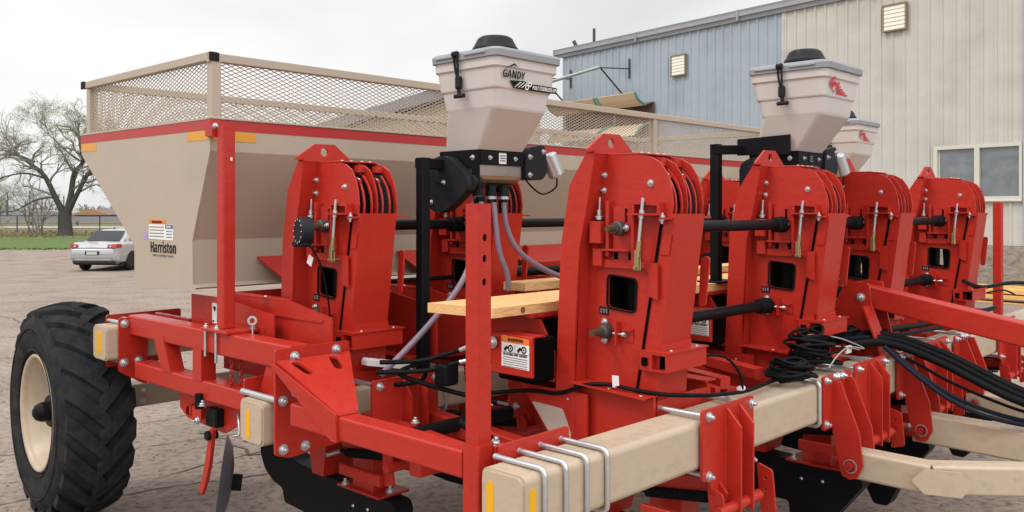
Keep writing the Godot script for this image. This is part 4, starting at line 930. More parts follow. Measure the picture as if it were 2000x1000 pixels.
		text("hazard_words", "ROTATING PART HAZARD", t, V(x - 0.002, 1.203, -2.432), Vector3.BACK, Vector3.UP, 0.13, 0.010, M["print black"])
		for k in 2:
			var zc: float = -2.468 + k * 0.074
			b = MB.new(); b.px(circ(zc + 0.010, 1.227, 0.0145, 16), x - 0.0024, x - 0.0013, [circ(zc + 0.010, 1.227, 0.009, 12)]); b.px(circ(zc + 0.010, 1.227, 0.004, 8), x - 0.0024, x - 0.0013); b.px(rrect(D([zc - 0.026, 1.224, zc - 0.012, 1.236, zc - 0.002, 1.232, zc - 0.006, 1.224, zc - 0.014, 1.222, zc - 0.016, 1.214, zc - 0.024, 1.214]), 0.003), x - 0.0024, x - 0.0013); obj("pictogram", b, M["print black"], t)
		b = MB.new(); b.px(D([-2.433, 1.245, -2.4315, 1.245, -2.4315, 1.211, -2.433, 1.211]), x - 0.002, x - 0.0013); b.px(D([-2.506, 1.212, -2.358, 1.210, -2.358, 1.2085, -2.506, 1.2105]), x - 0.002, x - 0.0013); obj("label_rule", b, M["print black"], t)
		for k in 5: b = MB.new(); b.px(D([-2.50, 1.192 - k * 0.009, -2.365, 1.190 - k * 0.009, -2.365, 1.187 - k * 0.009, -2.50, 1.189 - k * 0.009]), x - 0.002, x - 0.0013); obj("print_line", b, M["print grey"], t)
		bolt(t, V(2.54 + s, 1.245, -2.545), Vector3.LEFT, 1.3)
		b = MB.new(); b.cyl(V(2.70 + s, 1.20, -2.44), V(2.80 + s, 1.20, -2.44), 0.06, 20); obj("sprocket", b, M["dark hollow"], t)
	# --- trough plate left of the first rear tower
	t = holder("trough_plate", pl, V(2.08, 1.2, -4.0))
	b = MB.new(); b.px(D([-4.28, 1.358, -3.99, 1.358, -3.50, 1.312, -3.50, 1.10, -4.28, 1.10]), 2.105, 2.115); obj("plate", b, red, t)
	b = MB.new(); b.px(D([-4.06, 1.33, -4.015, 1.328, -4.015, 1.23, -4.06, 1.23]), 2.1035, 2.105); obj("warning_label", b, M["decal white"], t)
	b = MB.new(); b.px(D([-4.05, 1.31, -4.03, 1.315, -4.02, 1.30, -4.035, 1.288]), 2.102, 2.1034); b.px(D([-4.055, 1.245, -4.04, 1.245, -4.04, 1.235, -4.055, 1.235]), 2.102, 2.1034); obj("pictogram", b, M["print black"], t)
	b = MB.new(); b.rtube(V(2.115, 1.19, -4.70), V(2.115, 1.19, -4.3), 0.02, 0.08, 0.004); obj("rail", b, red, t)
	# white toothed belt lying between the first rear tower and the applicator post
	t = holder("toothed_belt", pl, V(2.5, 1.08, -3.12))
	var teeth := []
	for k in 13: teeth.append(Vector2(2.36 + k * 0.02, 1.118 - k * 0.004)); teeth.append(Vector2(2.37 + k * 0.02, 1.130 - k * 0.004))
	teeth.append(Vector2(2.62, 1.066)); teeth.append(Vector2(2.62, 1.045)); teeth.append(Vector2(2.36, 1.098))
	b = MB.new(); b.pz(teeth, -3.19, -3.15); obj("belt", b, M["decal white"], t)
	# red safety chain hanging in front of the middle tube
	t = holder("hanging_chain", pl, V(2.95, 0.85, -3.15))
	for k in 9:
		b = MB.new()
		var lk2 := []
		for i in 9:
			var a := TAU * i / 8.0
			var q := V(cos(a) * 0.007, sin(a) * 0.013, 0) if k % 2 == 0 else V(0, sin(a) * 0.013, cos(a) * 0.007)
			lk2.append(V(2.955 + k * 0.002, 1.03 - k * 0.018, -3.155) + q)
		b.pipe(lk2, 0.003, 5); obj("chain_link", b, M["chain red"], t)
	# --- more frame below: low cross members, hitch arms between the tubes
	t = holder("under_frame", pl, V(3.0, 0.7, -2.6))
	for x in [2.36, 2.60]:
		b = MB.new(); b.rtube(V(x, 0.86, -3.15), V(x + 0.02, 0.80, -2.25), 0.07, 0.075, 0.006); obj("link_arm", b, red, t)
	for x in [3.36, 3.78, 4.75, 5.75]:
		b = MB.new(); b.rtube(V(x, 0.98, -3.15), V(x, 0.98, -1.92), 0.09, 0.09, 0.007); obj("link_arm", b, red, t)
	b = MB.new(); b.rtube(V(2.3, 0.74, -2.75), V(7.0, 0.74, -2.75), 0.07, 0.07, 0.006); obj("cross_member", b, red, t)
	b = MB.new(); b.pipe([V(2.42, 0.93, -2.62), V(2.50, 0.86, -2.52), V(2.52, 0.78, -2.48)], 0.018, 10); b.cyl(V(2.2, 0.86, -2.8), V(2.9, 0.86, -2.8), 0.03); obj("hydraulic_ram", b, M["black paint"], t)
	for p in [[2.36, 0.90, -2.82], [2.9, 0.80, -2.5], [3.6, 1.03, -2.3], [4.4, 1.03, -2.2]]: bolt(t, V(p[0], p[1], p[2]), Vector3.UP, 1.0)
	b = MB.new(); b.px(D([-2.30, 1.09, -2.02, 1.06, -1.92, 1.045, -1.92, 0.99, -2.30, 0.99]), 3.22, 3.26); b.rtube(V(3.45, 1.08, -2.7), V(3.30, 1.055, -1.92), 0.06, 0.05, 0.005); b.rtube(V(4.0, 1.06, -2.9), V(3.62, 1.05, -1.93), 0.06, 0.05, 0.005); obj("brace", b, red, t)
	bolt(t, V(3.36, 1.093, -2.2), Vector3.UP, 0.8, true)
	# --- hitch plates on the toolbar and the drawbar
	t = holder("drawbar", pl, V(4.8, 0.5, -1.0))
	for hx in [3.895, 4.775, 5.655]:
		b = MB.new(); b.pz(rrect(D([hx - 0.145, 1.046, hx + 0.145, 1.046, hx + 0.145, 0.81, hx - 0.145, 0.81]), 0.01), -1.706, -1.694); obj("hitch_plate", b, red, t)
		for s in [-0.055, 0.085]:
			b = MB.new(); var a := []
			for i in 9:
				var an := deg_to_rad(-170.0 + 200.0 * i / 8.0)
				a.append(Vector2(-1.615 + cos(an) * 0.055, 0.655 + sin(an) * 0.06))
			b.px(D([-1.694, 1.02, -1.66, 1.02, -1.575, 0.80]) + D([-1.560, 0.66]) + [Vector2(-1.585, 0.605), Vector2(-1.62, 0.592), Vector2(-1.655, 0.61), Vector2(-1.694, 0.79)], hx + s, hx + s + 0.013); obj("hitch_ear", b, red, t)
		b = MB.new(); b.cyl(V(hx - 0.085, 0.655, -1.615), V(hx + 0.13, 0.655, -1.615), 0.019, 12); obj("hitch_pin", b, M["chain red"], t)
		b = MB.new(); b.lathe(D([0.026, 0.0, 0.031, 0.0, 0.031, 0.005, 0.026, 0.005]), V(hx - 0.065, 0.655, -1.61), Vector3.LEFT, 24); obj("pin_ring", b, M["zinc"], t)
		for p in [[-0.12, 1.028], [-0.03, 1.034], [0.0, 1.034], [0.05, 1.03], [-0.12, 0.835]]: bolt(t, V(hx + p[0], p[1], -1.694), Vector3.BACK, 1.0)
		ubolt(t, hx + 0.165, -1.91, -1.7065, 0.829, 1.025)
	b = MB.new(); b.rtube(V(4.79, 0.66, -1.66), V(4.79, 0.63, -0.15), 0.12, 0.15, 0.014); obj("centre_beam", b, cream, t)
	b = MB.new(); b.rtube(V(3.915, 0.655, -1.66), V(3.94, 0.645, -1.30), 0.11, 0.125, 0.014); obj("side_beam", b, cream, t)
	b = MB.new(); b.rtube(V(3.935, 0.645, -1.32), V(4.76, 0.63, -0.42), 0.11, 0.125, 0.014); obj("side_beam", b, cream, t)
	b = MB.new(); b.rtube(V(5.655, 0.655, -1.66), V(5.64, 0.645, -1.30), 0.11, 0.125, 0.014); obj("side_beam", b, cream, t)
	b = MB.new(); b.rtube(V(5.645, 0.645, -1.32), V(4.82, 0.63, -0.42), 0.11, 0.125, 0.014); obj("side_beam", b, cream, t)
	b = MB.new(); b.xf = Transform3D(Basis(Vector3.UP, 0.38), V(3.905, 0.645, -1.262)); b.px(D([-0.11, 0.0, -0.06, 0.052, 0.08, 0.052, 0.125, 0.0, 0.08, -0.052, -0.06, -0.052]), -0.026, -0.018); obj("joint_plate", b, cream, t)
	# --- upper link
	t = holder("upper_link", pl, V(4.75, 1.2, -1.5))
	b = MB.new(); b.rtube(V(4.78, 1.335, -1.98), V(4.78, 1.075, -0.55), 0.10, 0.118, 0.012); obj("link", b, red, t)
	b = MB.new(); b.cyl(V(4.70, 1.322, -1.90), V(4.85, 1.322, -1.90), 0.02); obj("pin", b, M["zinc"], t)
	b = MB.new()
	for s in [4.655, 4.845]: b.px(rrect(D([-1.98, 1.40, -1.86, 1.40, -1.84, 1.25, -1.78, 1.0, -2.14, 1.0, -2.06, 1.25]), 0.02), s, s + 0.012)
	b.box(V(4.667, 1.0, -2.10), V(4.845, 1.012, -1.80)); obj("mast", b, red, t)
	b = MB.new(); b.quad(V(4.60, 1.28, -1.86), V(4.66, 1.28, -1.86), V(4.70, 1.02, -1.76), V(4.58, 1.02, -1.76), V(0, 0.3, 1)); b.px(D([-1.865, 1.28, -1.855, 1.28, -1.755, 1.02, -1.765, 1.02]), 4.58, 4.70); obj("mast_plate", b, red, t)
	bolt(t, V(4.655, 1.322, -1.90), Vector3.LEFT, 1.3)
	# --- far marker post
	t = holder("marker_post", pl, V(7.7, 0.8, -2.04))
	b = MB.new(); b.rtube(V(7.66, 0.80, -2.04), V(7.66, 1.847, -2.04), 0.062, 0.062, 0.006, Vector3.BACK); obj("post", b, red, t)
	# --- granule applicators
	make_applicator(pl, 0.0, 0.0, 0.0, "black")
	make_applicator(pl, 1.515, 0.027, 0.856, "red")
	make_applicator(pl, 4.05, -0.02, -0.03, "red")
	t = holder("applicator_stand", pl, V(2.72, 1.0, -3.17))
	b = MB.new(); b.rtube(V(2.70, 1.02, -3.17), V(2.70, 2.03, -3.17), 0.05, 0.05, 0.006, Vector3.BACK); b.rtube(V(2.675, 2.004, -3.17), V(2.895, 2.004, -3.20), 0.05, 0.05, 0.006); obj("stand_post", b, M["black paint"], t)
	b = MB.new(); b.box(V(2.665, 1.008, -3.21), V(2.88, 1.02, -3.13)); obj("stand_foot", b, M["black paint"], t)
	ubolt(t, 2.84, -3.37, -3.165, 0.81, 1.026, 0.007)
	b = MB.new(); b.box(V(2.78, 0.79, -3.20), V(2.90, 0.81, -3.12)); obj("clamp_bar", b, M["black paint"], t)
	t = holder("applicator_stand", pl, V(4.21, 1.4, -2.52))
	b = MB.new(); b.rtube(V(4.20, 1.40, -2.5), V(4.20, 2.14, -2.5), 0.05, 0.05, 0.006, Vector3.BACK); b.rtube(V(4.175, 2.108, -2.5), V(4.40, 2.118, -2.44), 0.05, 0.05, 0.006); obj("stand_post", b, M["black paint"], t)
	b = MB.new(); b.box(V(4.12, 1.393, -2.57), V(4.32, 1.405, -2.44), 0.002); obj("stand_foot", b, M["black paint"], t)
	b = MB.new(); b.px(D([-2.47, 2.175, -2.16, 2.185, -2.16, 2.08, -2.47, 2.085]), 4.372, 4.38); obj("stand_plate", b, M["black paint"], t)
	# dark standpipe beside the near marker post
	t = holder("hose_guard", pl, V(2.6, 1.37, -2.9))
	b = MB.new(); b.rtube(V(2.93, 1.36, -3.02), V(2.93, 1.85, -3.02), 0.04, 0.03, 0.004, Vector3.BACK); obj("guard_post", b, M["black paint"], t)

func mesh_panel(a: Vector3, b2: Vector3, h: float) -> MB:
	var b := MB.new()
	var L := (b2 - a).length(); var d := (b2 - a) / L; var nn := d.cross(Vector3.UP)
	var pitch := 0.047; var slope := 0.42; var w := 0.0021
	for s in [-1.0, 1.0]:
		var k := -h / slope
		while k < L + h / slope:
			# a strand from (k, 0) rising to the right, or from (k, h) falling to the right
			var u0: float = max(k, 0.0); var u1: float = min(k + h / slope, L)
			if u1 > u0 + 0.004:
				var v0 := (u0 - k) * slope; var v1 := (u1 - k) * slope
				if s < 0: v0 = h - v0; v1 = h - v1
				var p := a + d * u0 + Vector3.UP * v0; var q := a + d * u1 + Vector3.UP * v1
				var up := (q - p).normalized().cross(nn).normalized() * w
				var th := nn * 0.0012
				b.quad(p - up + th, q - up + th, q + up + th, p + up + th, nn); b.quad(p - up - th, q - up - th, q + up - th, p + up - th, -nn)
				b.quad(p + up + th, q + up + th, q + up - th, p + up - th, up); b.quad(p - up + th, q - up + th, q - up - th, p - up - th, -up)
			k += pitch
	return b

func wheel(pl: Node, x: float, z: float):
	var R := 0.625
	var t := holder("wheel", pl, V(x + 0.2, 0.0, z))
	var X := Transform3D(Basis(Vector3.UP, deg_to_rad(-3.8)), V(x, 0.623, z))
	var b := MB.new(); b.xf = X
	# carcass: from the near bead over the tread to the far bead (axis along +x)
	b.lathe(D([0.315, 0.030, 0.325, 0.012, 0.36, -0.012, 0.43, -0.028, 0.50, -0.024, 0.548, -0.002, 0.560, 0.02, 0.568, 0.035, 0.576, 0.06, 0.590, 0.12, 0.595, 0.18, 0.590, 0.25, 0.576, 0.30, 0.56, 0.335, 0.50, 0.365, 0.36, 0.355, 0.315, 0.32]), V(0, 0, 0), Vector3.RIGHT, 72, true)
	b.lathe(D([0.352, -0.0125, 0.358, -0.020, 0.366, -0.0165]), V(0, 0, 0), Vector3.RIGHT, 60); b.lathe(D([0.478, -0.0275, 0.484, -0.0315, 0.490, -0.026]), V(0, 0, 0), Vector3.RIGHT, 60)
	obj("carcass", b, M["tyre rubber"], t)
	# chevron lugs
	var nl := 21
	for k in nl:
		for s in 2:
			b = MB.new(); b.xf = X
			var a0 := TAU * (k + 0.5 * s) / nl
			var rings := []
			for i in 6:
				var f := i / 5.0
				# s = 0: from the near shoulder to the centre; s = 1: from the far shoulder
				var xx := lerpf(-0.004, 0.205, f) if s == 0 else lerpf(0.352, 0.15, f)
				var aa := a0 + 0.36 * f
				var drop := 0.055 * pow(1.0 - f, 2.2)
				var r1 := R - drop * 0.75; var r0 := 0.575 - drop * 0.9
				var wd := lerpf(0.112, 0.092, f)
				var ca := []
				for q in [[-wd * 0.62, r0], [-wd * 0.46, r1], [wd * 0.46, r1], [wd * 0.62, r0]]:
					var an: float = aa + q[0] / R
					ca.append(V(xx, cos(an) * q[1], sin(an) * q[1]))
				rings.append(ca)
			b.loft(rings)
			obj("tread_lug", b, M["tyre rubber"], t)
	b = MB.new(); b.xf = X
	b.lathe(D([0.318, 0.028, 0.330, 0.010, 0.336, -0.004, 0.328, -0.012, 0.314, -0.004, 0.306, 0.014, 0.300, 0.035, 0.284, 0.045, 0.280, 0.085, 0.262, 0.095, 0.258, 0.150, 0.235, 0.165, 0.228, 0.215, 0.205, 0.235, 0.12, 0.225, 0.0, 0.225]), V(0, 0, 0), Vector3.RIGHT, 48, true)
	obj("rim", b, M["cream paint"], t)
	b = MB.new(); b.xf = X
	b.lathe(D([0.092, 0.205, 0.092, 0.065, 0.084, 0.055, 0.058, 0.055, 0.056, 0.02, 0.042, -0.01, 0.02, -0.024, 0.0, -0.026]), V(0, 0, 0), Vector3.RIGHT, 22); obj("hub", b, M["black paint"], t)
	for k in 8:
		b = MB.new(); b.xf = X
		var an := TAU * (k + 0.4) / 8
		var c := V(0.205, cos(an) * 0.135, sin(an) * 0.135)
		b.cyl(c, c - V(0.028, 0, 0), 0.016, 6); b.cyl(c - V(0.028, 0, 0), c - V(0.05, 0, 0), 0.008, 8); obj("wheel_nut", b, M["cast iron"], t)

# ---------------------------------------------------------------- loose things on the planter
func loose_things():
	var b: MB
	# plank 1: its near end is cut at a slant
	var t := thing("plank", "thick pine plank whose sawn end sticks out behind the holed red post", "plank", V(4.6, 1.357, -2.63), PF)
	b = MB.new(); b.py([Vector2(2.41, -2.80), Vector2(2.45, -2.452), Vector2(7.2, -2.452), Vector2(7.2, -2.80)], 1.357, 1.396); obj("board", b, M["pine wood"], t)
	b = MB.new(); b.py(circ(2.86, -2.462, 0.02, 12, 0.008), 1.3962, 1.3968); b.pz(circ(2.62, 1.376, 0.014, 10), -2.4518, -2.451); obj("knot", b, mat("knot", Color(0.46, 0.31, 0.19), 0.8), t)
	t = thing("plank", "weathered pine plank on the rear tubs, its end showing just left of the front tower", "plank", V(5.0, 1.38, -3.0), PF)
	b = MB.new(); b.box(V(3.17, 1.385, -3.10), V(7.2, 1.424, -2.95)); obj("board", b, M["pine wood"], t)
	# clear seed hoses
	var H := [
		["clear plastic hose curving from the applicator outlet down to the right, behind the front tower", [V(3.05, 1.82, -2.98), V(3.06, 1.70, -2.97), V(3.12, 1.58, -2.94), V(3.3, 1.48, -2.92), V(3.55, 1.40, -2.9)]],
		["clear plastic hose hanging straight down beside the dark guard post under the applicator", [V(2.98, 1.82, -2.98), V(2.985, 1.6, -2.95), V(3.02, 1.48, -2.93), V(3.03, 1.40, -2.93)]],
		["clear plastic hose running down to the left across the black applicator post", [V(2.90, 1.82, -2.98), V(2.84, 1.62, -2.96), V(2.72, 1.44, -2.94), V(2.52, 1.25, -2.96), V(2.32, 1.08, -3.0)]]]
	for h in H:
		b = MB.new(); b.pipe(bez(h[1]), 0.0135, 12)
		tag(obj("clear_hose", b, M["clear hose"], self, PF), h[0], "hose", "clear hoses from the applicators")
	b = MB.new(); b.pipe(bez([V(4.56, 1.84, -2.12), V(4.62, 1.55, -2.2), V(4.72, 1.36, -2.15), V(4.80, 1.25, -2.05)]), 0.0125, 10)
	tag(obj("clear_hose", b, M["clear hose"], self, PF), "clear plastic hose slanting down between the second and third front towers", "hose", "clear hoses from the applicators")
	# cable along the row flange and its tags
	b = MB.new(); b.pipe(bez([V(2.62, 1.00, -2.70), V(2.70, 1.03, -2.50), V(2.712, 1.04, -2.34), V(2.712, 1.092, -2.20), V(2.73, 1.105, -2.10), V(2.74, 1.10, -2.02), V(2.80, 1.085, -1.90), V(2.92, 1.075, -1.82), V(3.02, 1.065, -1.80), V(3.25, 1.045, -1.80), V(3.5, 1.045, -1.82), V(3.75, 1.05, -1.83)]), 0.0085, 8)
	tag(obj("sensor_cable", b, M["hose"], self, PF), "black cable lying along the foot of the nearest front tower and the cream toolbar", "cable")
	b = MB.new(); b.pipe(bez([V(3.07, 1.20, -1.90), V(3.16, 1.19, -1.84), V(3.21, 1.12, -1.80), V(3.21, 1.06, -1.79)]), 0.006, 6)
	tag(obj("sensor_cable", b, M["hose"], self, PF), "thin black cable looping from the sensor box down to the toolbar", "cable")
	b = MB.new(); b.pipe(bez([V(2.20, 1.63, -3.36), V(2.23, 1.56, -3.33), V(2.26, 1.45, -3.32), V(2.28, 1.30, -3.32), V(2.25, 1.18, -3.33), V(2.22, 1.10, -3.33)]), 0.0045, 6)
	tag(obj("sensor_cable", b, M["hose"], self, PF), "thin black cable hanging from the round gear case down the nearest rear tower", "cable")
	b = MB.new(); b.box(V(2.80, 1.0, 0), V(2.801, 1.05, 0.028)); b = MB.new(); b.xf = Transform3D(Basis(Vector3.UP, 0.2) * Basis(Vector3.BACK, 0.1), V(2.725, 1.10, -2.06)); b.box(V(0, 0, -0.014), V(0.002, 0.046, 0.014))
	tag(obj("paper_tag", b, M["tag paper"], self, PF), "white paper tag standing on the cable at the foot of the front tower", "tag", "white paper tags on the cables")
	b = MB.new(); b.xf = Transform3D(Basis(Vector3.RIGHT, 0.45), V(2.205, 1.56, -3.36)); b.box(V(-0.001, -0.021, -0.019), V(0.001, 0.021, 0.019))
	tag(obj("paper_tag", b, M["tag paper"], self, PF), "white square tag tied to the cable below the round black gear case", "tag", "white paper tags on the cables")
	b = MB.new(); b.pipe([V(3.20, 1.062, -1.80), V(3.235, 1.06, -1.80)], 0.0105, 10)
	tag(obj("cable_tag", b, M["tag paper"], self, PF), "white sleeve tag on the cable end lying on the toolbar", "tag", "white paper tags on the cables")
	b = MB.new(); b.box(V(4.22, 1.085, -1.80), V(4.275, 1.12, -1.79))
	tag(obj("paper_tag", b, M["tag paper"], self, PF), "white paper tag on the black hose bundle above the middle clamp plates", "tag", "white paper tags on the cables")
	# coils of cable on the toolbar
	rng.seed = 77
	var coils := [[V(3.66, 1.035, -1.815), 0.10, 8, "black cable coiled flat on the toolbar left of the first hitch plate"], [V(4.03, 1.05, -1.88), 0.13, 15, "tangled black cable heap on the toolbar between first hitch plate and next clamp"], [V(4.55, 1.10, -1.93), 0.085, 7, "round coil of thick black hose behind the middle of the toolbar"]]
	for c in coils:
		b = MB.new()
		for k in c[2]:
			var pts := []; var r: float = c[1] * rng.randf_range(0.6, 1.1); var cc: Vector3 = c[0] + V(rng.randf_range(-0.04, 0.04), 0.008 + k * 0.010, rng.randf_range(-0.025, 0.025))
			var el := rng.randf_range(0.55, 0.95); var ph := rng.randf() * TAU; var tl := rng.randf_range(-0.25, 0.25)
			for i in 22:
				var a := ph + TAU * i / 20.0
				pts.append(cc + V(cos(a) * r, sin(a * 2.0 + ph) * 0.008 + cos(a) * r * tl, sin(a) * r * el))
			b.pipe(pts, 0.0085 if k % 3 else 0.006, 6)
		tag(obj("cable_coil", b, M["hose"], self, PF), c[3], "cable coil")
	b = MB.new(); b.pipe(bez([V(3.86, 1.07, -1.72), V(3.95, 1.115, -1.72), V(4.15, 1.13, -1.75), V(4.35, 1.10, -1.76), V(4.2, 1.16, -1.82), V(4.0, 1.19, -1.88), V(3.98, 1.15, -1.86), V(4.2, 1.12, -1.80), V(4.32, 1.095, -1.77)]), 0.0035, 6)
	tag(obj("cable_tie", b, M["grey wire"], self, PF), "pale grey wire arching over the black cable heap", "wire")
	# hose bundle: from behind the toolbar over to the drawbar
	var lab := ["black hydraulic hose, uppermost of the bundle sweeping over the toolbar to the drawbar", "black hydraulic hose in the middle of the bundle dropping to the drawbar", "thick black hose, lowest of the straight bundle over the toolbar", "dark blue-black hose sagging low below the main bundle, nearest to the hitch ear", "dark blue-black hose sagging below the bundle, farther from the hitch ear", "black hose running level along the far part of the toolbar towards the far post", "black hose passing under the red upper link beside the level one", "thin black hose sagging just under the bundle's middle"]
	var P := [
		[V(4.55, 1.13, -1.90), V(4.70, 1.13, -1.78), V(4.72, 1.06, -1.50), V(4.72, 0.92, -1.15), V(4.78, 0.82, -0.8), V(4.85, 0.74, -0.4)],
		[V(4.45, 1.12, -1.92), V(4.66, 1.115, -1.76), V(4.70, 1.04, -1.50), V(4.70, 0.90, -1.15), V(4.76, 0.80, -0.8), V(4.83, 0.73, -0.4)],
		[V(4.40, 1.10, -1.86), V(4.60, 1.10, -1.74), V(4.66, 1.02, -1.50), V(4.66, 0.89, -1.18), V(4.73, 0.78, -0.8), V(4.80, 0.72, -0.4)],
		[V(4.55, 1.09, -1.74), V(4.58, 0.98, -1.62), V(4.62, 0.86, -1.46), V(4.68, 0.78, -1.28), V(4.75, 0.75, -1.0), V(4.82, 0.73, -0.5)],
		[V(4.60, 1.08, -1.74), V(4.63, 0.96, -1.60), V(4.70, 0.84, -1.42), V(4.78, 0.77, -1.2), V(4.84, 0.75, -0.9), V(4.88, 0.73, -0.5)],
		[V(4.50, 1.09, -1.90), V(4.9, 1.13, -1.84), V(5.4, 1.115, -1.83), V(6.0, 1.10, -1.84), V(6.9, 1.09, -1.86)],
		[V(4.55, 1.08, -1.88), V(4.9, 1.10, -1.82), V(5.4, 1.085, -1.81), V(5.9, 1.075, -1.80), V(6.4, 1.06, -1.82)],
		[V(4.65, 1.06, -1.75), V(4.68, 1.0, -1.62), V(4.72, 0.90, -1.42), V(4.78, 0.80, -1.1), V(4.84, 0.74, -0.6)]]
	for i in P.size():
		b = MB.new(); b.pipe(bez(P[i]), [0.019, 0.017, 0.02, 0.011, 0.011, 0.016, 0.012, 0.008][i], 10)
		tag(obj("hydraulic_hose", b, M["blue hose"] if i in [3, 4] else M["hose"], self, PF), lab[i], "hose", "hydraulic hoses over the toolbar")
	b = MB.new(); b.pipe(bez([V(6.35, 1.31, -1.90), V(6.7, 1.25, -1.88), V(7.1, 1.26, -1.80), V(7.7, 1.22, -1.70)]), 0.014, 8); b.pipe(bez([V(6.72, 1.21, -1.86), V(6.9, 1.22, -1.80), V(7.0, 1.18, -1.75)]), 0.006, 6)
	tag(obj("hydraulic_hose", b, M["hose"], self, PF), "black hose looping behind the far end of the red upper link to the far post", "hose", "hydraulic hoses over the toolbar")
	# fittings near the first applicator post
	var q := [[V(2.30, 1.14, -2.98), V(2.42, 1.15, -2.84), V(2.50, 1.20, -2.70), V(2.52, 1.235, -2.62), "black hydraulic hose with a crimped end, upper one left of the holed post"], [V(2.28, 1.10, -2.98), V(2.42, 1.11, -2.82), V(2.50, 1.15, -2.70), V(2.55, 1.17, -2.62), "black hydraulic hose with a crimped end, lower one left of the holed post"]]
	for e in q:
		t = thing("hydraulic_hose", e[4], "hose", e[0], PF, "hydraulic hoses left of the holed post")
		b = MB.new(); b.pipe(bez([e[0], e[1], e[2]]), 0.010, 10); obj("hose", b, M["hose"], t)
		b = MB.new(); b.pipe([e[2], e[3]], 0.0095, 10); b.pipe([e[2].lerp(e[3], 0.55), e[2].lerp(e[3], 0.85)], 0.013, 6); obj("fitting", b, M["zinc"], t)
	b = MB.new(); b.pipe(bez([V(2.34, 1.02, -3.08), V(2.45, 1.05, -2.9), V(2.44, 1.13, -2.86), V(2.36, 1.09, -2.92), V(2.5, 1.02, -2.75), V(2.62, 0.98, -2.6)]), 0.010, 8); b.box(V(2.44, 1.05, -2.80), V(2.52, 1.14, -2.72), 0.01)
	tag(obj("hose_valve", b, M["hose"], self, PF), "black valve block with looping hoses left of the holed red post", "valve")

# ---------------------------------------------------------------- the place around it
const LIE := [[-60.0, 0.0], [12.0, 0.0], [32.0, -0.37], [45.0, -0.18], [67.0, -0.09], [90.0, 0.42], [150.0, 1.0], [400.0, 1.6], [4000.0, 1.7]]
func lie(Z: float) -> float:       # height of the ground, Z metres in front of the camera
	for i in LIE.size() - 1:
		if Z <= LIE[i + 1][0]:
			var t: float = (Z - LIE[i][0]) / (LIE[i + 1][0] - LIE[i][0])
			return lerpf(LIE[i][1], LIE[i + 1][1], clampf(t, 0.0, 1.0))
	return 1.7
func G(x: float, Z: float, up := 0.0) -> Vector3: return V(x, lie(Z) + up, -Z)

func sheet(xs: Array, Zs: Array, up: float) -> MB:
	var b := MB.new()
	for j in Zs.size() - 1:
		for i in xs.size() - 1:
			b.quad(G(xs[i], Zs[j], up), G(xs[i + 1], Zs[j], up), G(xs[i + 1], Zs[j + 1], up), G(xs[i], Zs[j + 1], up), Vector3.UP)
	return b

func ribbon(P: Array, w: float, up: float) -> MB:
	var b := MB.new(); var pts := []
	rng.seed = int(P[0][0] * 100.0) + 7
	for i in P.size() - 1:
		var k := int(max(3.0, Vector2(P[i + 1][0] - P[i][0], P[i + 1][1] - P[i][1]).length() / 0.12))
		for j in k: pts.append(Vector2(lerpf(P[i][0], P[i + 1][0], float(j) / k), lerpf(P[i][1], P[i + 1][1], float(j) / k)) + Vector2(rng.randfn() * 0.018, rng.randfn() * 0.03))
	pts.append(Vector2(P[-1][0], P[-1][1]))
	for i in pts.size() - 1:
		var d: Vector2 = (pts[i + 1] - pts[i]).normalized(); var nn: Vector2 = Vector2(-d.y, d.x) * w * rng.randf_range(0.35, 1.0)
		b.quad(G(pts[i].x - nn.x, pts[i].y - nn.y, up), G(pts[i].x + nn.x, pts[i].y + nn.y, up), G(pts[i + 1].x + nn.x, pts[i + 1].y + nn.y, up), G(pts[i + 1].x - nn.x, pts[i + 1].y - nn.y, up), Vector3.UP)
	return b

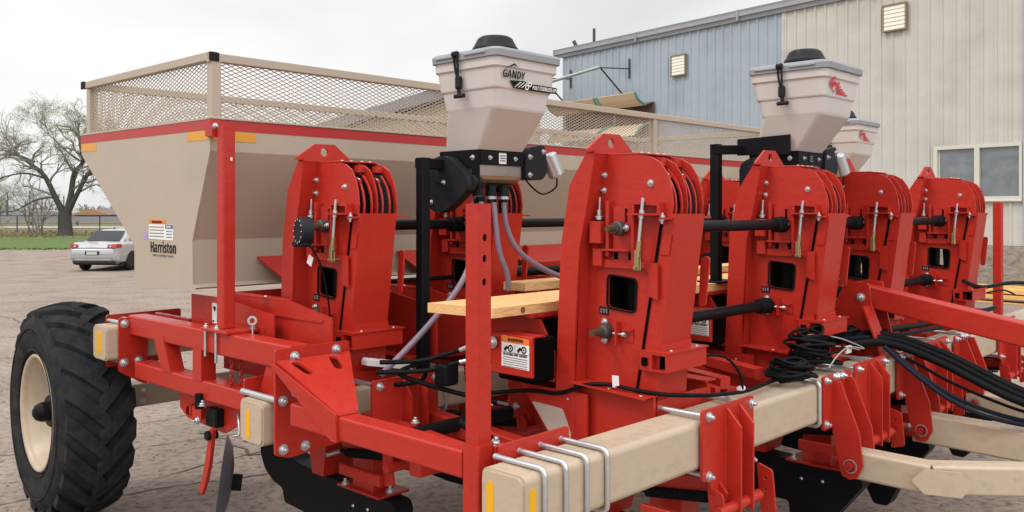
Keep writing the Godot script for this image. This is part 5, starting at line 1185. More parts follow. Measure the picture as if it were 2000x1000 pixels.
func ground():
	var far := [-60.0, -10.0, 0.0, 12.0, 18.0, 25.0, 32.0, 38.0, 45.0, 56.0, 67.0, 78.0, 90.0, 120.0, 150.0, 270.0, 400.0, 900.0, 2500.0]
	tag(obj("ground", sheet([-1800.0, -300.0, -100.0, -30.0, 30.0, 100.0, 300.0, 1800.0], far, -0.02), M["dry grass"]), "", "", "", "structure")
	var yard := obj("concrete_yard", sheet([-70.0, -40.0, -26.0, -12.0, 0.0, 12.0, 40.0], [-30.0, -10.0, 0.0, 12.0, 18.0, 25.0, 32.0, 38.0, 44.6], 0.0), M["concrete yard"])
	tag(yard, "", "", "", "structure")
	tag(obj("lawn", sheet([-120.0, -60.0, -30.0, -12.0, 0.0], [44.6, 50.0, 56.0, 62.0], -0.008), M["lawn"]), "", "", "", "structure")
	tag(obj("road", sheet([-200.0, -60.0, 0.0, 60.0], [80.0, 84.5], 0.02), M["road"]), "", "", "", "structure")
	var C := [[[-10.44, 17.96], [-9.38, 18.33], [-8.05, 18.72], [-6.0, 19.3]], [[-11.0, 16.9], [-9.0, 15.47], [-8.53, 15.04], [-7.93, 14.24], [-6.9, 13.2], [-5.0, 12.6]], [[-20.05, 37.48], [-13.88, 31.0], [-12.9, 30.39]], [[-2.51, 7.07], [-2.24, 6.86], [-1.92, 6.47], [-1.7, 6.21], [-1.2, 5.9]], [[-4.4, 6.3], [-2.85, 6.54], [-2.41, 6.91], [-2.28, 6.99], [-1.0, 7.4]], [[-2.38, 5.85], [-1.83, 6.54], [-1.2, 6.9]], [[-15.4, 26.49], [-14.77, 26.8], [-13.01, 26.3], [-12.15, 27.0]], [[-6.3, 10.63], [-4.57, 10.63], [-4.29, 11.01], [-3.0, 11.3]], [[-3.11, 7.33], [-2.57, 7.89], [-1.8, 8.3]], [[-1.4, 6.0], [-0.8, 6.27], [-0.49, 6.54], [0.4, 7.0]], [[2.3, 7.2], [2.74, 6.54], [3.09, 5.91], [3.5, 5.6]], [[-3.6, 5.2], [-2.41, 5.54], [-1.54, 6.03], [-0.5, 6.2]], [[-30.0, 30.2], [-16.0, 29.6], [-13.0, 29.2]], [[-9.5, 13.1], [-7.0, 12.4], [-5.0, 11.9]]]
	for i in C.size(): tag(obj("pavement_crack", ribbon(C[i], 0.013 if i in [3, 1] else 0.007, 0.004), M["crack"], yard), "", "")
	# tufts of grass on the lawn, and a shaggy edge against the concrete
	rng.seed = 5
	var b := MB.new()
	for k in 3:
		var a := k * 1.1; b.quad(V(cos(a) * 0.06, 0, sin(a) * 0.06), V(-cos(a) * 0.06, 0, -sin(a) * 0.06), V(-cos(a) * 0.01 + 0.02, 0.05, -sin(a) * 0.01), V(cos(a) * 0.01 + 0.02, 0.05, sin(a) * 0.01), Vector3.UP)
	var mm := MultiMesh.new(); mm.transform_format = MultiMesh.TRANSFORM_3D; mm.use_colors = true
	mm.mesh = b.mesh(Vector3.ZERO, M["grass blades"]); mm.instance_count = 2500
	for i in 2500:
		var Z := (44.4 + rng.randf() * 1.5) if i % 2 else (61.0 + rng.randf() * 14.0); var x := -16.0 - rng.randf() * 50.0
		var s := rng.randf_range(0.4, 1.1) * (1.3 if Z < 62 else 1.8)
		mm.set_instance_transform(i, Transform3D(Basis(Vector3.UP, rng.randf() * TAU).scaled(Vector3.ONE * s), G(x, Z)))
		var gr := clampf((Z - 55.0) / 15.0 + rng.randf_range(-0.3, 0.3), 0.0, 1.0)
		mm.set_instance_color(i, Color(0.12, 0.16, 0.068).lerp(Color(0.22, 0.20, 0.11), gr) * rng.randf_range(0.75, 1.25))
	var mi := MultiMeshInstance3D.new(); mi.multimesh = mm; mi.name = "grass"; add_child(mi)
	tag(mi, "green grass growing along the far edge of the concrete yard", "grass", "", "stuff")

func gravel():
	rng.seed = 12
	var b := MB.new()
	b.lathe(D([0.0, -0.4, 0.8, -0.2, 1.0, 0.1, 0.55, 0.55, 0.0, 0.62]), V(0, 0, 0), Vector3.UP, 6)
	var mm := MultiMesh.new(); mm.transform_format = MultiMesh.TRANSFORM_3D; mm.use_colors = true
	var gm: StandardMaterial3D = M["grass blades"].duplicate(); gm.resource_name = "pebble"
	mm.mesh = b.mesh(Vector3.ZERO, gm); mm.instance_count = 7000
	for i in 7000:
		var Z := 4.0 + pow(rng.randf(), 1.7) * 26.0; var x := rng.randf_range(-0.75, 0.75) * Z
		var s := rng.randf_range(0.002, 0.008) * (1.0 + (1.6 if rng.randf() < 0.04 else 0.0))
		mm.set_instance_transform(i, Transform3D(Basis(Vector3.UP, rng.randf() * TAU).scaled(V(s * rng.randf_range(0.8, 1.5), s * 0.8, s)), G(x, Z, 0.002)))
		mm.set_instance_color(i, Color(0.22, 0.185, 0.155) * rng.randf_range(0.45, 1.3))
	var mi := MultiMeshInstance3D.new(); mi.multimesh = mm; mi.name = "gravel"; add_child(mi)
	tag(mi, "loose pebbles and grit scattered over the concrete yard", "gravel", "", "stuff")

func limb(b: MB, p: Vector3, d: Vector3, L: float, r: float, depth: int, tw: MB, sway: float):
	var pts := [p]; var k := 5; var q := p; var dd := d
	for i in k:
		dd = (dd + Vector3(rng.randfn(), rng.randfn() * 0.7 + 0.06, rng.randfn()) * sway).normalized()
		q += dd * L / k; pts.append(q)
	var tgt := b if depth <= 2 else tw
	tgt.pipe(pts, r, 7 if depth <= 1 else (5 if depth <= 3 else 3), false, r * 0.62 if depth < 5 else r * 0.3)
	if depth >= 6: return
	var n: int = [3, 4, 4, 4, 4, 4][depth]
	for i in n:
		var f := 1.0 if i == 0 else rng.randf_range(0.35, 0.95)
		var at: Vector3 = pts[int(round(f * k))]
		var side := dd.cross(Vector3(rng.randfn(), rng.randfn(), rng.randfn())).normalized()
		var nd := (dd * rng.randf_range(0.55, 0.9) + side * rng.randf_range(0.45, 0.85) + Vector3(0, 0.10 if depth < 3 else -0.02, 0)).normalized()
		limb(b, at, nd, L * rng.randf_range(0.62, 0.78), max(r * (0.62 if i == 0 else 0.48), 0.007), depth + 1, tw, sway * 1.12)

func big_tree():
	rng.seed = 21
	var p := G(-34.0, 67.0, -0.1)
	var t := thing("bare_tree", "big bare spreading tree with three forking limbs on the grass behind the white car", "tree", p)
	var b := MB.new()
	b.pipe(bez([p, p + V(0.05, 0.5, 0), p + V(0.0, 1.2, 0), p + V(0.05, 1.9, 0)], 4), 0.52, 12, false, 0.42)
	b.lathe(D([0.74, 0.0, 0.57, 0.25, 0.50, 0.6]), p, Vector3.UP, 14, true)
	obj("trunk", b, M["bark"], t)
	var tw := MB.new()
	var L := [[[V(0, 1.7, 0), V(-0.55, 2.8, 0.2), V(-1.35, 4.6, 0.4), V(-2.6, 5.6, 0.2), V(-3.7, 6.3, 0.0)], 0.36], [[V(0.1, 1.8, 0), V(0.35, 3.2, -0.2), V(0.55, 4.8, -0.3), V(1.2, 5.6, -0.2), V(1.3, 6.4, 0.1), V(1.2, 7.2, 0.1)], 0.36], [[V(0.2, 1.7, 0), V(1.0, 3.0, 0.4), V(2.1, 4.8, 0.7), V(2.9, 5.6, 0.8), V(3.6, 6.2, 0.9)], 0.30], [[V(-1.2, 4.4, 0.4), V(-2.6, 4.8, 0.8), V(-4.0, 4.5, 1.2), V(-5.2, 4.0, 1.4)], 0.12], [[V(-2.2, 5.7, 0.3), V(-4.2, 6.3, -0.6), V(-6.0, 6.2, -1.2), V(-7.2, 5.7, -1.5)], 0.15], [[V(-0.7, 3.0, 0.2), V(-1.9, 2.8, 0.6), V(-3.2, 2.0, 1.0), V(-4.2, 1.9, 1.2)], 0.10], [[V(1.0, 5.8, -0.2), V(-0.2, 6.6, -0.5), V(-1.5, 7.8, -0.6)], 0.13], [[V(2.0, 4.6, 0.7), V(3.4, 4.9, 1.2), V(4.6, 4.8, 1.5)], 0.10]]
	for l in L:
		var lb := MB.new(); var pts := []
		for q in l[0]: pts.append(p + q)
		var cv := bez(pts, 5)
		lb.pipe(cv, l[1] * 0.7, 9, false, l[1] * 0.24)
		for i in range(6, cv.size(), 2):
			var f := float(i) / cv.size()
			var dd: Vector3 = (cv[i] - cv[i - 1]).normalized()
			var side := dd.cross(Vector3(rng.randfn(), rng.randfn(), rng.randfn())).normalized()
			limb(lb, cv[i], (dd * 0.5 + side * 0.8 + V(0, 0.2, 0)).normalized(), rng.randf_range(1.1, 1.9), l[1] * lerpf(0.30, 0.22, f), 3, tw, 0.17)
		var dl: Vector3 = (cv[-1] - cv[-2]).normalized()
		for i in 3: limb(lb, cv[-1], (dl + V(rng.randfn(), rng.randfn(), rng.randfn()) * 0.45).normalized(), 1.5, l[1] * 0.26, 2, tw, 0.17)
		obj("limb", lb, M["bark"], t)
	tag(obj("twigs", tw, M["twigs"], t), "", "", "", "stuff")
	# opening buds: tiny flakes near the twig ends
	b = MB.new()
	var n: int = tw.v.size()
	for i in 42000:
		var q: Vector3 = tw.v[rng.randi() % n] + V(rng.randfn(), rng.randfn(), rng.randfn()) * 0.10
		var a := V(rng.randfn(), rng.randfn(), rng.randfn()).normalized() * 0.03; var c2 := a.cross(V(rng.randfn(), rng.randfn(), rng.randfn())).normalized() * 0.03
		b.flat(q - a, q + a, q + c2, a.cross(c2).normalized())
	tag(obj("buds", b, M["buds"], t), "", "", "", "stuff")

func bushes():
	rng.seed = 9
	for e in [[-38.3, 71.0, 3.4, "leafless multi-stemmed shrub left of the big bare tree"], [-44.5, 76.0, 3.0, "second leafless shrub, farther left near the fence"]]:
		var p := G(e[0], e[1]); var t := thing("bare_shrub", e[3], "shrub", p, Transform3D(), "")
		var b := MB.new(); var tw := MB.new()
		for i in 9:
			var d := V(rng.randfn() * 0.28, 1.0, rng.randfn() * 0.28).normalized()
			limb(b, p + V(rng.randfn() * 0.35, 0, rng.randfn() * 0.35), d, e[2] * rng.randf_range(0.5, 0.75), 0.055, 3, tw, 0.07)
		if b.v.size() > 0: obj("stem", b, M["bark"], t)
		tag(obj("twigs", tw, M["twigs"], t), "", "", "", "stuff")

func car():
	var at := V(-14.75, lie(32.0), -31.0)
	var t := thing("parked_car", "silver white four-door saloon parked on the concrete, seen from behind", "car", at, Transform3D(Basis(Vector3.UP, deg_to_rad(-3.0)), Vector3.ZERO).translated_local(Vector3.ZERO))
	t.position = at; org[t] = Vector3.ZERO
	# the car points to -z; s is the distance from its tail
	var b := MB.new(); var rings := []
	var st := [[-0.02, 0.70, 0.42, 0.58, 0.80, 0.86], [0.04, 0.84, 0.33, 0.58, 0.90, 1.00], [0.20, 0.905, 0.27, 0.58, 0.95, 1.045], [0.60, 0.925, 0.25, 0.60, 0.98, 1.06], [1.2, 0.93, 0.24, 0.62, 0.97, 1.05], [2.4, 0.93, 0.24, 0.62, 0.94, 1.02], [3.5, 0.925, 0.24, 0.62, 0.90, 0.99], [4.3, 0.90, 0.25, 0.58, 0.80, 0.90], [4.7, 0.80, 0.30, 0.52, 0.68, 0.76], [4.84, 0.66, 0.36, 0.50, 0.60, 0.66]]
	for s in st:
		var w: float = s[1]
		rings.append([V(-w * 0.80, s[2], -s[0]), V(-w * 0.97, s[2] + 0.10, -s[0]), V(-w, s[3], -s[0]), V(-w * 0.985, s[4] - 0.06, -s[0]), V(-w * 0.95, s[4], -s[0]), V(-w * 0.85, s[5] - 0.015, -s[0]), V(0, s[5] + 0.012, -s[0]), V(w * 0.85, s[5] - 0.015, -s[0]), V(w * 0.95, s[4], -s[0]), V(w * 0.985, s[4] - 0.06, -s[0]), V(w, s[3], -s[0]), V(w * 0.97, s[2] + 0.10, -s[0]), V(w * 0.80, s[2], -s[0])])
	b.loft(rings)
	obj("body", b, M["car paint"], t)
	b = MB.new(); rings = []
	for s in [[0.62, 0.74, 1.03, 0.72, 1.045], [0.95, 0.765, 1.03, 0.66, 1.20], [1.35, 0.775, 1.0, 0.60, 1.42], [1.75, 0.78, 1.0, 0.585, 1.475], [2.4, 0.78, 1.0, 0.585, 1.485], [2.95, 0.78, 0.98, 0.59, 1.44], [3.75, 0.76, 0.96, 0.70, 1.02]]:
		rings.append([V(-s[1], s[2], -s[0]), V(-s[3] - 0.02, s[4] - 0.05, -s[0]), V(-s[3] + 0.08, s[4] - 0.008, -s[0]), V(0, s[4] + 0.012, -s[0]), V(s[3] - 0.08, s[4] - 0.008, -s[0]), V(s[3] + 0.02, s[4] - 0.05, -s[0]), V(s[1], s[2], -s[0])])
	b.loft(rings); obj("cabin", b, M["car paint"], t)
	b = MB.new()
	b.quad(V(-0.62, 1.085, -0.635), V(0.62, 1.085, -0.635), V(0.53, 1.43, -1.27), V(-0.53, 1.43, -1.27), V(0, 0.7, 0.7)); obj("rear_window", b, M["car glass"], t)
	for sx in [-1.0, 1.0]:
		b = MB.new(); b.quad(V(sx * 0.772, 1.05, -1.42), V(sx * 0.789, 1.05, -2.35), V(sx * 0.632, 1.40, -2.35), V(sx * 0.638, 1.37, -1.62), V(sx, 0.3, 0)); b.quad(V(sx * 0.789, 1.05, -2.42), V(sx * 0.787, 1.03, -3.4), V(sx * 0.66, 1.34, -2.95), V(sx * 0.632, 1.40, -2.42), V(sx, 0.3, 0)); b.quad(V(sx * 0.780, 1.09, -1.20), V(sx * 0.776, 1.09, -1.36), V(sx * 0.70, 1.24, -1.42), V(sx * 0.73, 1.18, -1.26), V(sx, 0.3, 0)); obj("side_window", b, M["car glass"], t)
		b = MB.new()
		b.loft([[V(sx * 0.52, 0.84, 0.03), V(sx * 0.55, 0.97, 0.02), V(sx * 0.84, 0.985, -0.02), V(sx * 0.845, 0.85, 0.0)], [V(sx * 0.54, 0.84, -0.08), V(sx * 0.56, 0.98, -0.08), V(sx * 0.93, 0.975, -0.24), V(sx * 0.935, 0.86, -0.22)]]); obj("tail_light", b, M["tail red"], t)
		b = MB.new(); b.quad(V(sx * 0.60, 0.885, 0.032), V(sx * 0.68, 0.885, 0.026), V(sx * 0.68, 0.935, 0.024), V(sx * 0.60, 0.935, 0.03), V(0, 0, 1)); obj("reverse_lamp", b, M["plate white"], t)
	b = MB.new(); b.box(V(-0.26, 0.60, 0.055), V(0.26, 0.735, 0.068)); obj("plate_frame", b, M["car dark"], t)
	b = MB.new(); b.box(V(-0.20, 0.615, 0.068), V(0.18, 0.72, 0.072)); obj("number_plate", b, M["plate white"], t)
	b = MB.new(); rings = []
	for y in [[0.44, 0.0], [0.50, 0.05], [0.66, 0.065], [0.78, 0.055], [0.84, 0.0]]: rings.append([V(-0.89, y[0], -0.12), V(-0.75, y[0], y[1] - 0.02), V(-0.3, y[0], y[1]), V(0.3, y[0], y[1]), V(0.75, y[0], y[1] - 0.02), V(0.89, y[0], -0.12), V(0.6, y[0], -0.3), V(-0.6, y[0], -0.3)])
	b.loft(rings); obj("bumper", b, M["car paint"], t)
	b = MB.new(); b.box(V(-0.76, 0.26, -0.35), V(0.76, 0.43, 0.015), 0.05); b.box(V(-0.85, 0.22, -4.5), V(0.85, 0.32, -0.4)); obj("underbody", b, M["car dark"], t)
	b = MB.new(); b.box(V(-0.16, 1.03, 0.0), V(0.16, 1.045, 0.012)); obj("brake_lamp", b, M["tail red"], t)
	b = MB.new(); b.box(V(-0.84, 0.835, 0.005), V(0.84, 0.843, 0.03)); b.box(V(-0.62, 1.04, -0.30), V(0.62, 1.049, -0.29)); b.box(V(-0.03, 1.492, -1.55), V(0.03, 1.54, -1.44), 0.01); obj("trim", b, M["car dark"], t)
	for wz in [-0.98, -3.78]:
		for sx in [-1.0, 1.0]:
			b = MB.new(); b.lathe(D([0.0, 0.0, 0.20, 0.0, 0.24, 0.015, 0.31, 0.02, 0.33, 0.05, 0.33, 0.19, 0.30, 0.22, 0.0, 0.22]), V(sx * 0.925, 0.33, wz), V(-sx, 0, 0), 26, true); var w := obj("car_wheel", b, M["tyre rubber"], t)
			b = MB.new()
			for k in 5: b.xf = Transform3D(Basis(Vector3.RIGHT, TAU * k / 5), V(sx * 0.927, 0.33, wz)); b.box(V(-0.006, 0.03, -0.03), V(0.006, 0.21, 0.03))
			obj("hub_cap", b, M["wheel alloy"], t)
			b = MB.new(); var a := []
			for i in 15: a.append(Vector2(wz + cos(PI * i / 14.0) * 0.385, 0.33 + sin(PI * i / 14.0) * 0.385))
			b.px(a + [Vector2(wz - 0.37, 0.22), Vector2(wz + 0.37, 0.22)], sx * 0.90, sx * 0.934); obj("wheel_arch", b, M["car dark"], t)

func warehouse():
	var WX := V(0.6187, 0, 0.7857)
	var WF := Transform3D(Basis(WX, Vector3.UP, WX.cross(Vector3.UP)), V(1.82, 0, -31.36))
	var t := thing("warehouse", "long metal-clad warehouse with pale blue and cream ribbed siding on a concrete base", "warehouse", Vector3.ZERO, WF)
	var y0 := 1.0; var y1 := 7.24; var LEN := 30.0; var g0 := -0.5
	var b := MB.new(); b.box(V(0.02, g0, -14.0), V(LEN, y1 + 0.1, -0.06)); obj("core_wall", b, M["grey trim"], t)
	b = MB.new(); b.box(V(-0.05, g0, -0.06), V(LEN, y0 - 0.01, 0.10), 0.01); obj("foundation", b, M["rough concrete"], t)
	# siding: one ribbed sheet every 305 mm
	var pw := 0.305
	var mk := func(h0: float, h1: float, m: Material) -> ArrayMesh:
		var q := MB.new()
		var pr := [[0.0, 0.0], [0.018, 0.035], [0.062, 0.035], [0.080, 0.0], [0.190, 0.0], [0.198, 0.007], [0.214, 0.007], [0.222, 0.0], [0.3045, 0.0]]
		for i in pr.size() - 1: q.quad(V(pr[i][0], h0, pr[i][1]), V(pr[i + 1][0], h0, pr[i + 1][1]), V(pr[i + 1][0], h1, pr[i + 1][1]), V(pr[i][0], h1, pr[i][1]), V(0, 0, 1))
		return q.mesh(V(0.15, h0, 0.0), m)
	var blue: ArrayMesh = mk.call(y0, y1, M["blue siding"]); var cr: ArrayMesh = mk.call(y0, y1, M["cream siding"])
	var crl: ArrayMesh = mk.call(y0, 2.04, M["cream siding"]); var cru: ArrayMesh = mk.call(3.30, y1, M["cream siding"]); var grl: ArrayMesh = mk.call(y0, 1.58, M["grey trim"]); var blu: ArrayMesh = mk.call(1.58, y1, M["blue siding"])
	var put := func(me: ArrayMesh, s: float, y: float):
		var o := MeshInstance3D.new(); o.mesh = me; o.name = "siding_panel"; t.add_child(o, true); o.position = V(s + 0.15, y, 0.0)
	for i in int(LEN / pw):
		var s := i * pw
		if s < 9.0: put.call(blue, s, y0)
		elif s < 13.2: put.call(cr, s, y0)
		elif s < 15.2: put.call(crl, s, y0); put.call(cru, s, 3.30)
		else: put.call(blu, s, 1.58); put.call(grl, s, y0)
	b = MB.new(); b.box(V(9.085, y0, 0.0), V(9.16, y1, 0.042), 0.004); obj("corner_trim", b, M["cream siding"], t)
	b = MB.new(); b.box(V(15.245, y0, 0.0), V(15.30, y1, 0.042), 0.004); obj("corner_trim", b, M["blue siding"], t)
	# eave: fascia of two bands in joined lengths
	for i in 8:
		b = MB.new(); b.px(D([0.02, 7.23, 0.09, 7.225, 0.11, 7.33, 0.17, 7.345, 0.17, 7.45, 0.19, 7.52, 0.02, 7.53]), -0.3 + i * 4.0, -0.305 + (i + 1) * 4.0); obj("eave_fascia", b, M["grey trim"], t)
		b = MB.new(); b.box(V(-0.33 + i * 4.0, 7.224, 0.105), V(-0.27 + i * 4.0, 7.535, 0.20), 0.003); obj("fascia_joint", b, M["grey trim"], t)
	b = MB.new(); b.quad(V(-0.3, 7.53, 0.15), V(LEN, 7.53, 0.15), V(LEN, 8.1, -14.0), V(-0.3, 8.1, -14.0), Vector3.UP); b.quad(V(-0.3, 7.49, 0.1), V(LEN, 7.49, 0.1), V(LEN, 8.06, -14.0), V(-0.3, 8.06, -14.0), Vector3.DOWN); obj("roof", b, M["roof metal"], t)
	b = MB.new(); b.cyl(V(1.28, 7.5, -0.3), V(1.28, 8.1, -0.3), 0.05, 8); obj("vent_pipe", b, M["dark iron"], t)
	b = MB.new(); b.cyl(V(0.55, 7.5, -0.2), V(0.40, 7.78, -0.15), 0.07, 8); obj("vent_pipe", b, M["dark iron"], t)
	# louvres
	for l in [[5.13, 5.72, 5.93, 6.58], [12.03, 12.65, 6.20, 6.87]]:
		var lv := holder("louvre_vent", t, V(l[0], l[2], 0.05))
		b = MB.new(); b.pz(D([l[0], l[2], l[1], l[2], l[1], l[3], l[0], l[3]]), 0.03, 0.12, [D([l[0] + 0.035, l[2] + 0.035, l[1] - 0.035, l[2] + 0.035, l[1] - 0.035, l[3] - 0.035, l[0] + 0.035, l[3] - 0.035])]); obj("frame", b, M["louvre frame"], lv)
		for k in 6:
			var yy: float = l[2] + 0.038 + k * (l[3] - l[2] - 0.076) / 6.0
			b = MB.new(); b.px(D([0.082, yy + 0.108, 0.090, yy + 0.108, 0.106, yy + 0.004, 0.098, yy]), l[0] + 0.037, l[1] - 0.037); obj("slat", b, M["louvre slat"], lv)
		b = MB.new(); b.box(V(l[0] + 0.04, l[2] + 0.04, 0.038), V(l[1] - 0.04, l[3] - 0.04, 0.045)); obj("backing", b, M["awning dark"], lv)
	# window of two panes
	var wn := holder("window", t, V(14.28, 2.05, 0.0))
	b = MB.new(); b.pz(D([13.28, 2.02, 15.235, 2.02, 15.235, 3.30, 13.28, 3.30]), -0.03, 0.055, [D([13.37, 2.11, 14.22, 2.11, 14.22, 3.22, 13.37, 3.22]), D([14.33, 2.11, 15.18, 2.11, 15.18, 3.22, 14.33, 3.22])]); obj("frame", b, M["window frame"], wn)
	b = MB.new(); b.box(V(13.25, 1.99, -0.03), V(15.24, 2.03, 0.09), 0.006); obj("sill", b, M["window frame"], wn)
	for x in [13.36, 14.32]: b = MB.new(); b.box(V(x, 2.10, -0.022), V(x + 0.87, 3.23, -0.016)); obj("pane", b, M["window glass"], wn)
	# old awning frame and the two curved canopies under it
	var aw := holder("awning_frame", t, V(2.0, 5.5, 0.1))
	b = MB.new(); b.cyl(V(0.6, 6.18, 1.2), V(3.13, 6.38, 1.2), 0.055, 12); obj("roller_pipe", b, M["galvanised"], aw)
	for s in [0.45, 3.3]:
		b = MB.new(); b.box(V(s - 0.03, 6.1, 0.035), V(s + 0.03, 6.75, 0.06)); b.cyl(V(s, 6.42, 0.06), V(s - 0.15, 6.36, 1.2), 0.022, 6); b.cyl(V(s - 0.15, 6.33, 1.17), V(s - 0.1, 5.45, 0.08), 0.028, 6); obj("bracket", b, M["dark iron"], aw)
	for m in [[0.25, 2.55], [2.72, 4.40]]:
		var cp := holder("curved_canopy", t, V(m[0], 4.2, 0.3))
		var up := [[0.95, 5.45], [0.82, 5.27], [0.66, 5.16], [0.45, 5.10]]
		var lo := [[0.0, 4.52], [0.22, 4.54], [0.42, 4.50], [0.62, 4.40], [0.80, 4.27], [0.92, 4.12]]
		for pr in [up, lo]:
			b = MB.new()
			for i in pr.size() - 1: b.px(D([pr[i][0], pr[i][1], pr[i + 1][0], pr[i + 1][1], pr[i + 1][0], pr[i + 1][1] + 0.02, pr[i][0], pr[i][1] + 0.02]), m[0], m[1])
			obj("canopy_sheet", b, M["awning cream"], cp)
			for e in [m[0] - 0.02, m[1]]:
				b = MB.new(); var P := []
				for q in pr: P.append(V(e + 0.01, q[1] + 0.02, q[0]))
				b.pipe(bez(P, 3), 0.04, 6); obj("edge_trim", b, M["awning green"], cp)
		b = MB.new(); b.box(V(m[0], 4.50, 0.04), V(m[1], 5.24, 0.10)); obj("canopy_shade_back", b, M["awning dark"], cp)  # dark panel: shade under the canopy put into its colour
		b = MB.new(); b.px(D([0.44, 5.09, 0.10, 5.22, 0.10, 5.24, 0.46, 5.11]), m[0], m[1]); obj("canopy_shade_sheet", b, M["awning dark"], cp)  # dark sheet painting the shaded underside of the upper canopy sheet
	# low wing beyond the far corner
	var w := thing("low_building", "lower tan building wing with a grey fascia beyond the far corner of the warehouse", "building", Vector3.ZERO)
	var dd := V(-0.4797, 0, -0.8774); var P0 := V(-0.55, 0, -28.3); var nn: Vector3 = V(-0.8774, 0, 0.4797)
	var B := Transform3D(Basis(dd, Vector3.UP, dd.cross(Vector3.UP)), P0)
	b = MB.new(); b.xf = B; b.box(V(0, -0.6, 0), V(26, 5.75, -1.7 if dd.cross(Vector3.UP).dot(nn) > 0 else 1.7)); obj("wall", b, M["tan siding"], w)
	var so := 1.0 if dd.cross(Vector3.UP).dot(nn) > 0 else -1.0
	b = MB.new(); b.xf = B; b.box(V(-0.3, 5.75, 0.35 * so), V(26.3, 6.2, -1.7 * so), 0.02); obj("fascia", b, M["grey shingle"], w)
	b = MB.new(); b.xf = B; b.box(V(-0.1, 5.70, 0.02 * so), V(26, 5.745, 0.1 * so)); obj("soffit_trim", b, M["dark iron"], w)
	for k in 20: b = MB.new(); b.xf = B; b.box(V(k * 1.3, -0.5, 0.001 * so), V(k * 1.3 + 0.06, 5.69, 0.03 * so)); obj("siding_rib", b, M["tan siding"], w)
	# lumber by the foundation
	var nm := ["front board of the top layer of the pale lumber by the warehouse foundation", "middle board of the top layer of that pale lumber, half hidden by the front one", "rear board of the top layer, nearest to the warehouse foundation", "front board of the second lumber layer, just below the top one", "rear board of the second lumber layer against the foundation", "lowest front board of the pale lumber stack, close to the ground"]
	var LB := [[13.9, 18.5, 0.09, 1.62, 1.86], [13.85, 18.4, 0.094, 1.36, 1.6], [13.7, 18.6, 0.12, 1.08, 1.34], [13.95, 18.5, -0.02, 1.60, 1.88], [13.8, 18.5, -0.02, 1.10, 1.56], [14.0, 18.6, -0.17, 1.58, 1.86]]
	for i in LB.size():
		var l: Array = LB[i]
		b = MB.new(); b.box(V(l[0], l[2], l[3]), V(l[1], l[2] + 0.085, l[4]), 0.006)
		tag(obj("lumber_board", b, M["bright lumber"], self, WF), nm[i], "board", "pale boards stacked by the warehouse")
	for e in [[14.35, "upright block at the near end of the lumber stack"], [14.75, "second upright block holding the lumber stack"], [16.4, "third upright block under the lumber stack, behind the far red post"]]:
		b = MB.new(); b.box(V(e[0], -0.30, 1.87), V(e[0] + 0.22, 0.085, 1.95), 0.006)
		tag(obj("lumber_block", b, M["bright lumber"], self, WF), e[1], "block", "blocks of the lumber stack")

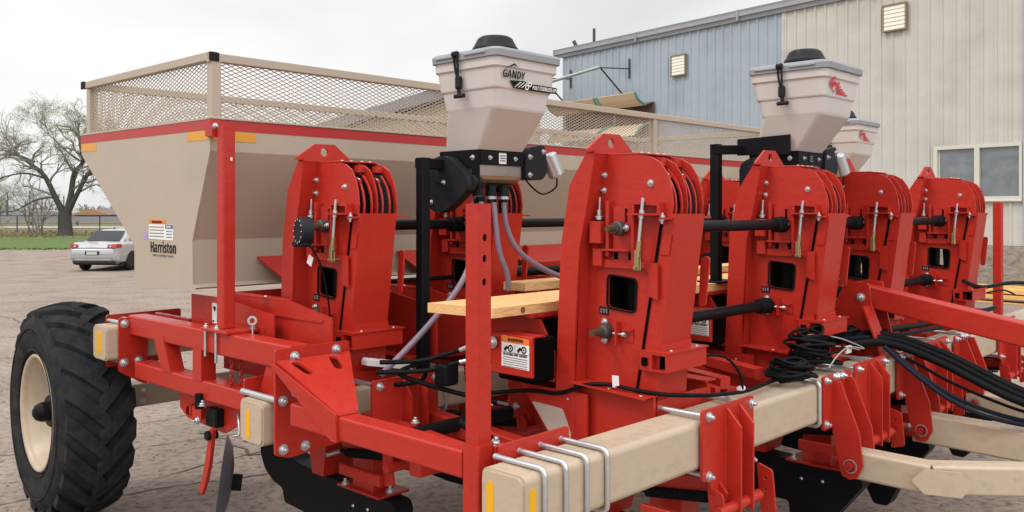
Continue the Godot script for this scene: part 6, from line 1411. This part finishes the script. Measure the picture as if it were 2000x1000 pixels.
func far_things():
	# fence of posts and rail beyond the lawn
	var t := thing("wire_fence", "low wire fence with thin dark posts behind the big bare tree", "fence", G(-40, 73.5))
	var b: MB
	for i in 15:
		var x := -62.0 + i * 3.45
		b = MB.new(); b.cyl(G(x, 73.5), G(x, 73.5, 1.35), 0.045, 6); obj("post", b, M["dark iron"], t)
	for y in [1.32, 0.7]:
		b = MB.new(); b.cyl(G(-64.0, 73.5, y), G(-12.0, 73.5, y), 0.018, 5); obj("rail", b, M["dark iron"], t)
	b = MB.new()
	for s in [-1.0, 1.0]:
		for i in 520:
			var x := -64.0 + i * 0.1
			b.cyl(G(x, 73.5, 0.05), G(x + s * 1.25, 73.5, 1.3), 0.004, 3)
	tag(obj("wire_mesh", b, M["galvanised"], t), "", "", "", "stuff")
	t = thing("guard_rail", "long grey guard rail band along the road behind the fence", "guard rail", G(-60, 88.0))
	b = MB.new(); b.box(G(-110, 88.0, 0.35), G(-5, 88.05, 0.85)); obj("rail", b, M["grey shingle"], t)
	for i in 22: b = MB.new(); b.box(G(-108 + i * 4.6, 88.1, 0.0), G(-107.85 + i * 4.6, 88.25, 0.8)); obj("post", b, M["dark iron"], t)
	# far roofs
	t = thing("far_shed", "long dark grey roofed shed far away at the left edge", "shed", G(-90, 150))
	b = MB.new(); b.box(V(-120, 0.5, -158), V(-72, 1.3, -150)); obj("wall", b, M["grey shingle"], t)
	b = MB.new(); b.pz(D([-121, 1.2, -71, 1.0, -80, 1.9, -92, 2.1, -121, 2.6]), -159, -149.5); obj("roof", b, M["roof metal"], t)
	t = thing("far_house", "low tan house with a brown roof far away behind the car and tree", "house", G(-66, 140))
	b = MB.new(); b.box(V(-69.5, 0.3, -150), V(-50, 1.25, -140)); obj("wall", b, M["tan brick"], t)
	b = MB.new(); b.loft([[V(-70.2, 1.2, -139.5), V(-49.5, 1.2, -139.5), V(-49.5, 1.2, -150.5), V(-70.2, 1.2, -150.5)], [V(-67.0, 2.2, -145), V(-52, 2.2, -145), V(-52, 2.21, -145.1), V(-67.0, 2.21, -145.1)]]); obj("roof", b, M["brown shingle"], t)
	b = MB.new(); b.pz(D([-70.0, 1.15, -63.5, 1.15, -66.6, 2.15]), -139.4, -139.2); obj("gable", b, M["tan brick"], t)
	var P := [[-57.3, 100, 3.4, "thick utility pole near the left edge, left of the shrubs"], [-57.5, 104, 2.2, "short thin pole right of the thick one at the left edge"], [-55.3, 101, 3.6, "slim utility pole seen behind the leafless shrub"], [-52.5, 102, 3.2, "slim utility pole just left of the big tree trunk"], [-51.4, 101, 3.0, "slim utility pole beside the big tree trunk"]]
	for e in P:
		b = MB.new(); b.cyl(G(e[0], e[1]), G(e[0], e[1], e[2]), 0.13 if e[2] > 2.5 and e[0] < -56 else 0.07, 7, 0.06)
		tag(obj("utility_pole", b, M["dark iron"]), e[3], "pole", "poles beyond the road")
	# fringe of far bare trees on the horizon, too far to count
	rng.seed = 44
	b = MB.new()
	for i in 900:
		var x := rng.randf_range(-420, 60); var Z := rng.randf_range(300, 380)
		var h := rng.randf_range(1.0, 3.2)
		b.pipe([G(x, Z), G(x, Z, h * 0.5) + V(rng.randfn() * 0.3, 0, 0), G(x, Z, h) + V(rng.randfn() * 0.8, 0, 0)], 0.5, 4, false, 0.15)
	tag(obj("far_woods", b, M["twigs"]), "thin line of bare trees on the horizon beyond the road", "woods", "", "stuff")

func sky_image() -> ImageTexture:
	var w := 1024; var h := 512
	var im := Image.create(w, h, false, Image.FORMAT_RGBF)
	var f := noise(1.3, 5, 71); var f2 := noise(3.5, 5, 72)
	for j in h:
		var el := PI * (0.5 - (j + 0.5) / h)
		for i in w:
			var az := TAU * (i + 0.5) / w
			var d := Vector3(cos(el) * cos(az), sin(el), cos(el) * sin(az))
			var c: Color
			if el > 0.0:
				var p := Vector3(d.x, d.y * 2.2, d.z) * 1.0
				var n: float = f.get_noise_3dv(p) * 0.6 + f2.get_noise_3dv(p) * 0.28
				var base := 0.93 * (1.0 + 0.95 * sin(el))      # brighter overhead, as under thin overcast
				var v := base * (1.0 + 1.1 * pow(maxf(0.0, d.x * -0.86 + d.y * 0.4 + d.z * 0.32), 1.5)) * (1.0 + n * 0.42)  # added bright lobe, unseen behind-left of the camera, lights the left-facing sides
				c = Color(v * 0.985, v * 0.995, v * 1.02).lerp(Color(v * 1.01, v, v * 0.99), clampf(0.5 + n, 0.0, 1.0))
			else:
				c = Color(0.30, 0.28, 0.25)
			im.set_pixel(i, j, c)
	return ImageTexture.create_from_image(im)

func _ready():
	# camera: level, with the lens shifted down
	var cam := Camera3D.new(); cam.name = "camera"; add_child(cam)
	cam.position = V(0, 1.78, 0)
	cam.projection = Camera3D.PROJECTION_FRUSTUM
	cam.near = 0.05; cam.far = 4000.0
	cam.size = 0.05 * 1000.0 / 1720.0
	cam.frustum_offset = Vector2(0, -0.05 * 88.0 / 1720.0)
	cam.current = true
	# sky, exposure
	var env := Environment.new(); env.background_mode = Environment.BG_SKY
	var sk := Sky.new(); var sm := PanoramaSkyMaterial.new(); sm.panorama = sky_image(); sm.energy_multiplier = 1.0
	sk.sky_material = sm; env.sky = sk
	env.tonemap_mode = Environment.TONE_MAPPER_LINEAR; env.tonemap_exposure = 0.86
	env.sdfgi_enabled = true; env.ssao_enabled = true; env.ssil_enabled = true
	var we := WorldEnvironment.new(); we.environment = env; we.name = "world_environment"; add_child(we)
	# veiled sun, behind the camera on its left
	var sun := DirectionalLight3D.new(); sun.name = "sun"; add_child(sun)
	sun.light_energy = 0.5; sun.light_angular_distance = 14.0; sun.light_color = Color(1.0, 0.97, 0.93); sun.shadow_enabled = true
	sun.look_at_from_position(V(-11, 14, 3), V(0, 0, 0))
	materials()
	ground(); gravel(); warehouse(); far_things(); big_tree(); bushes()
	planter()
	car()
	loose_things()
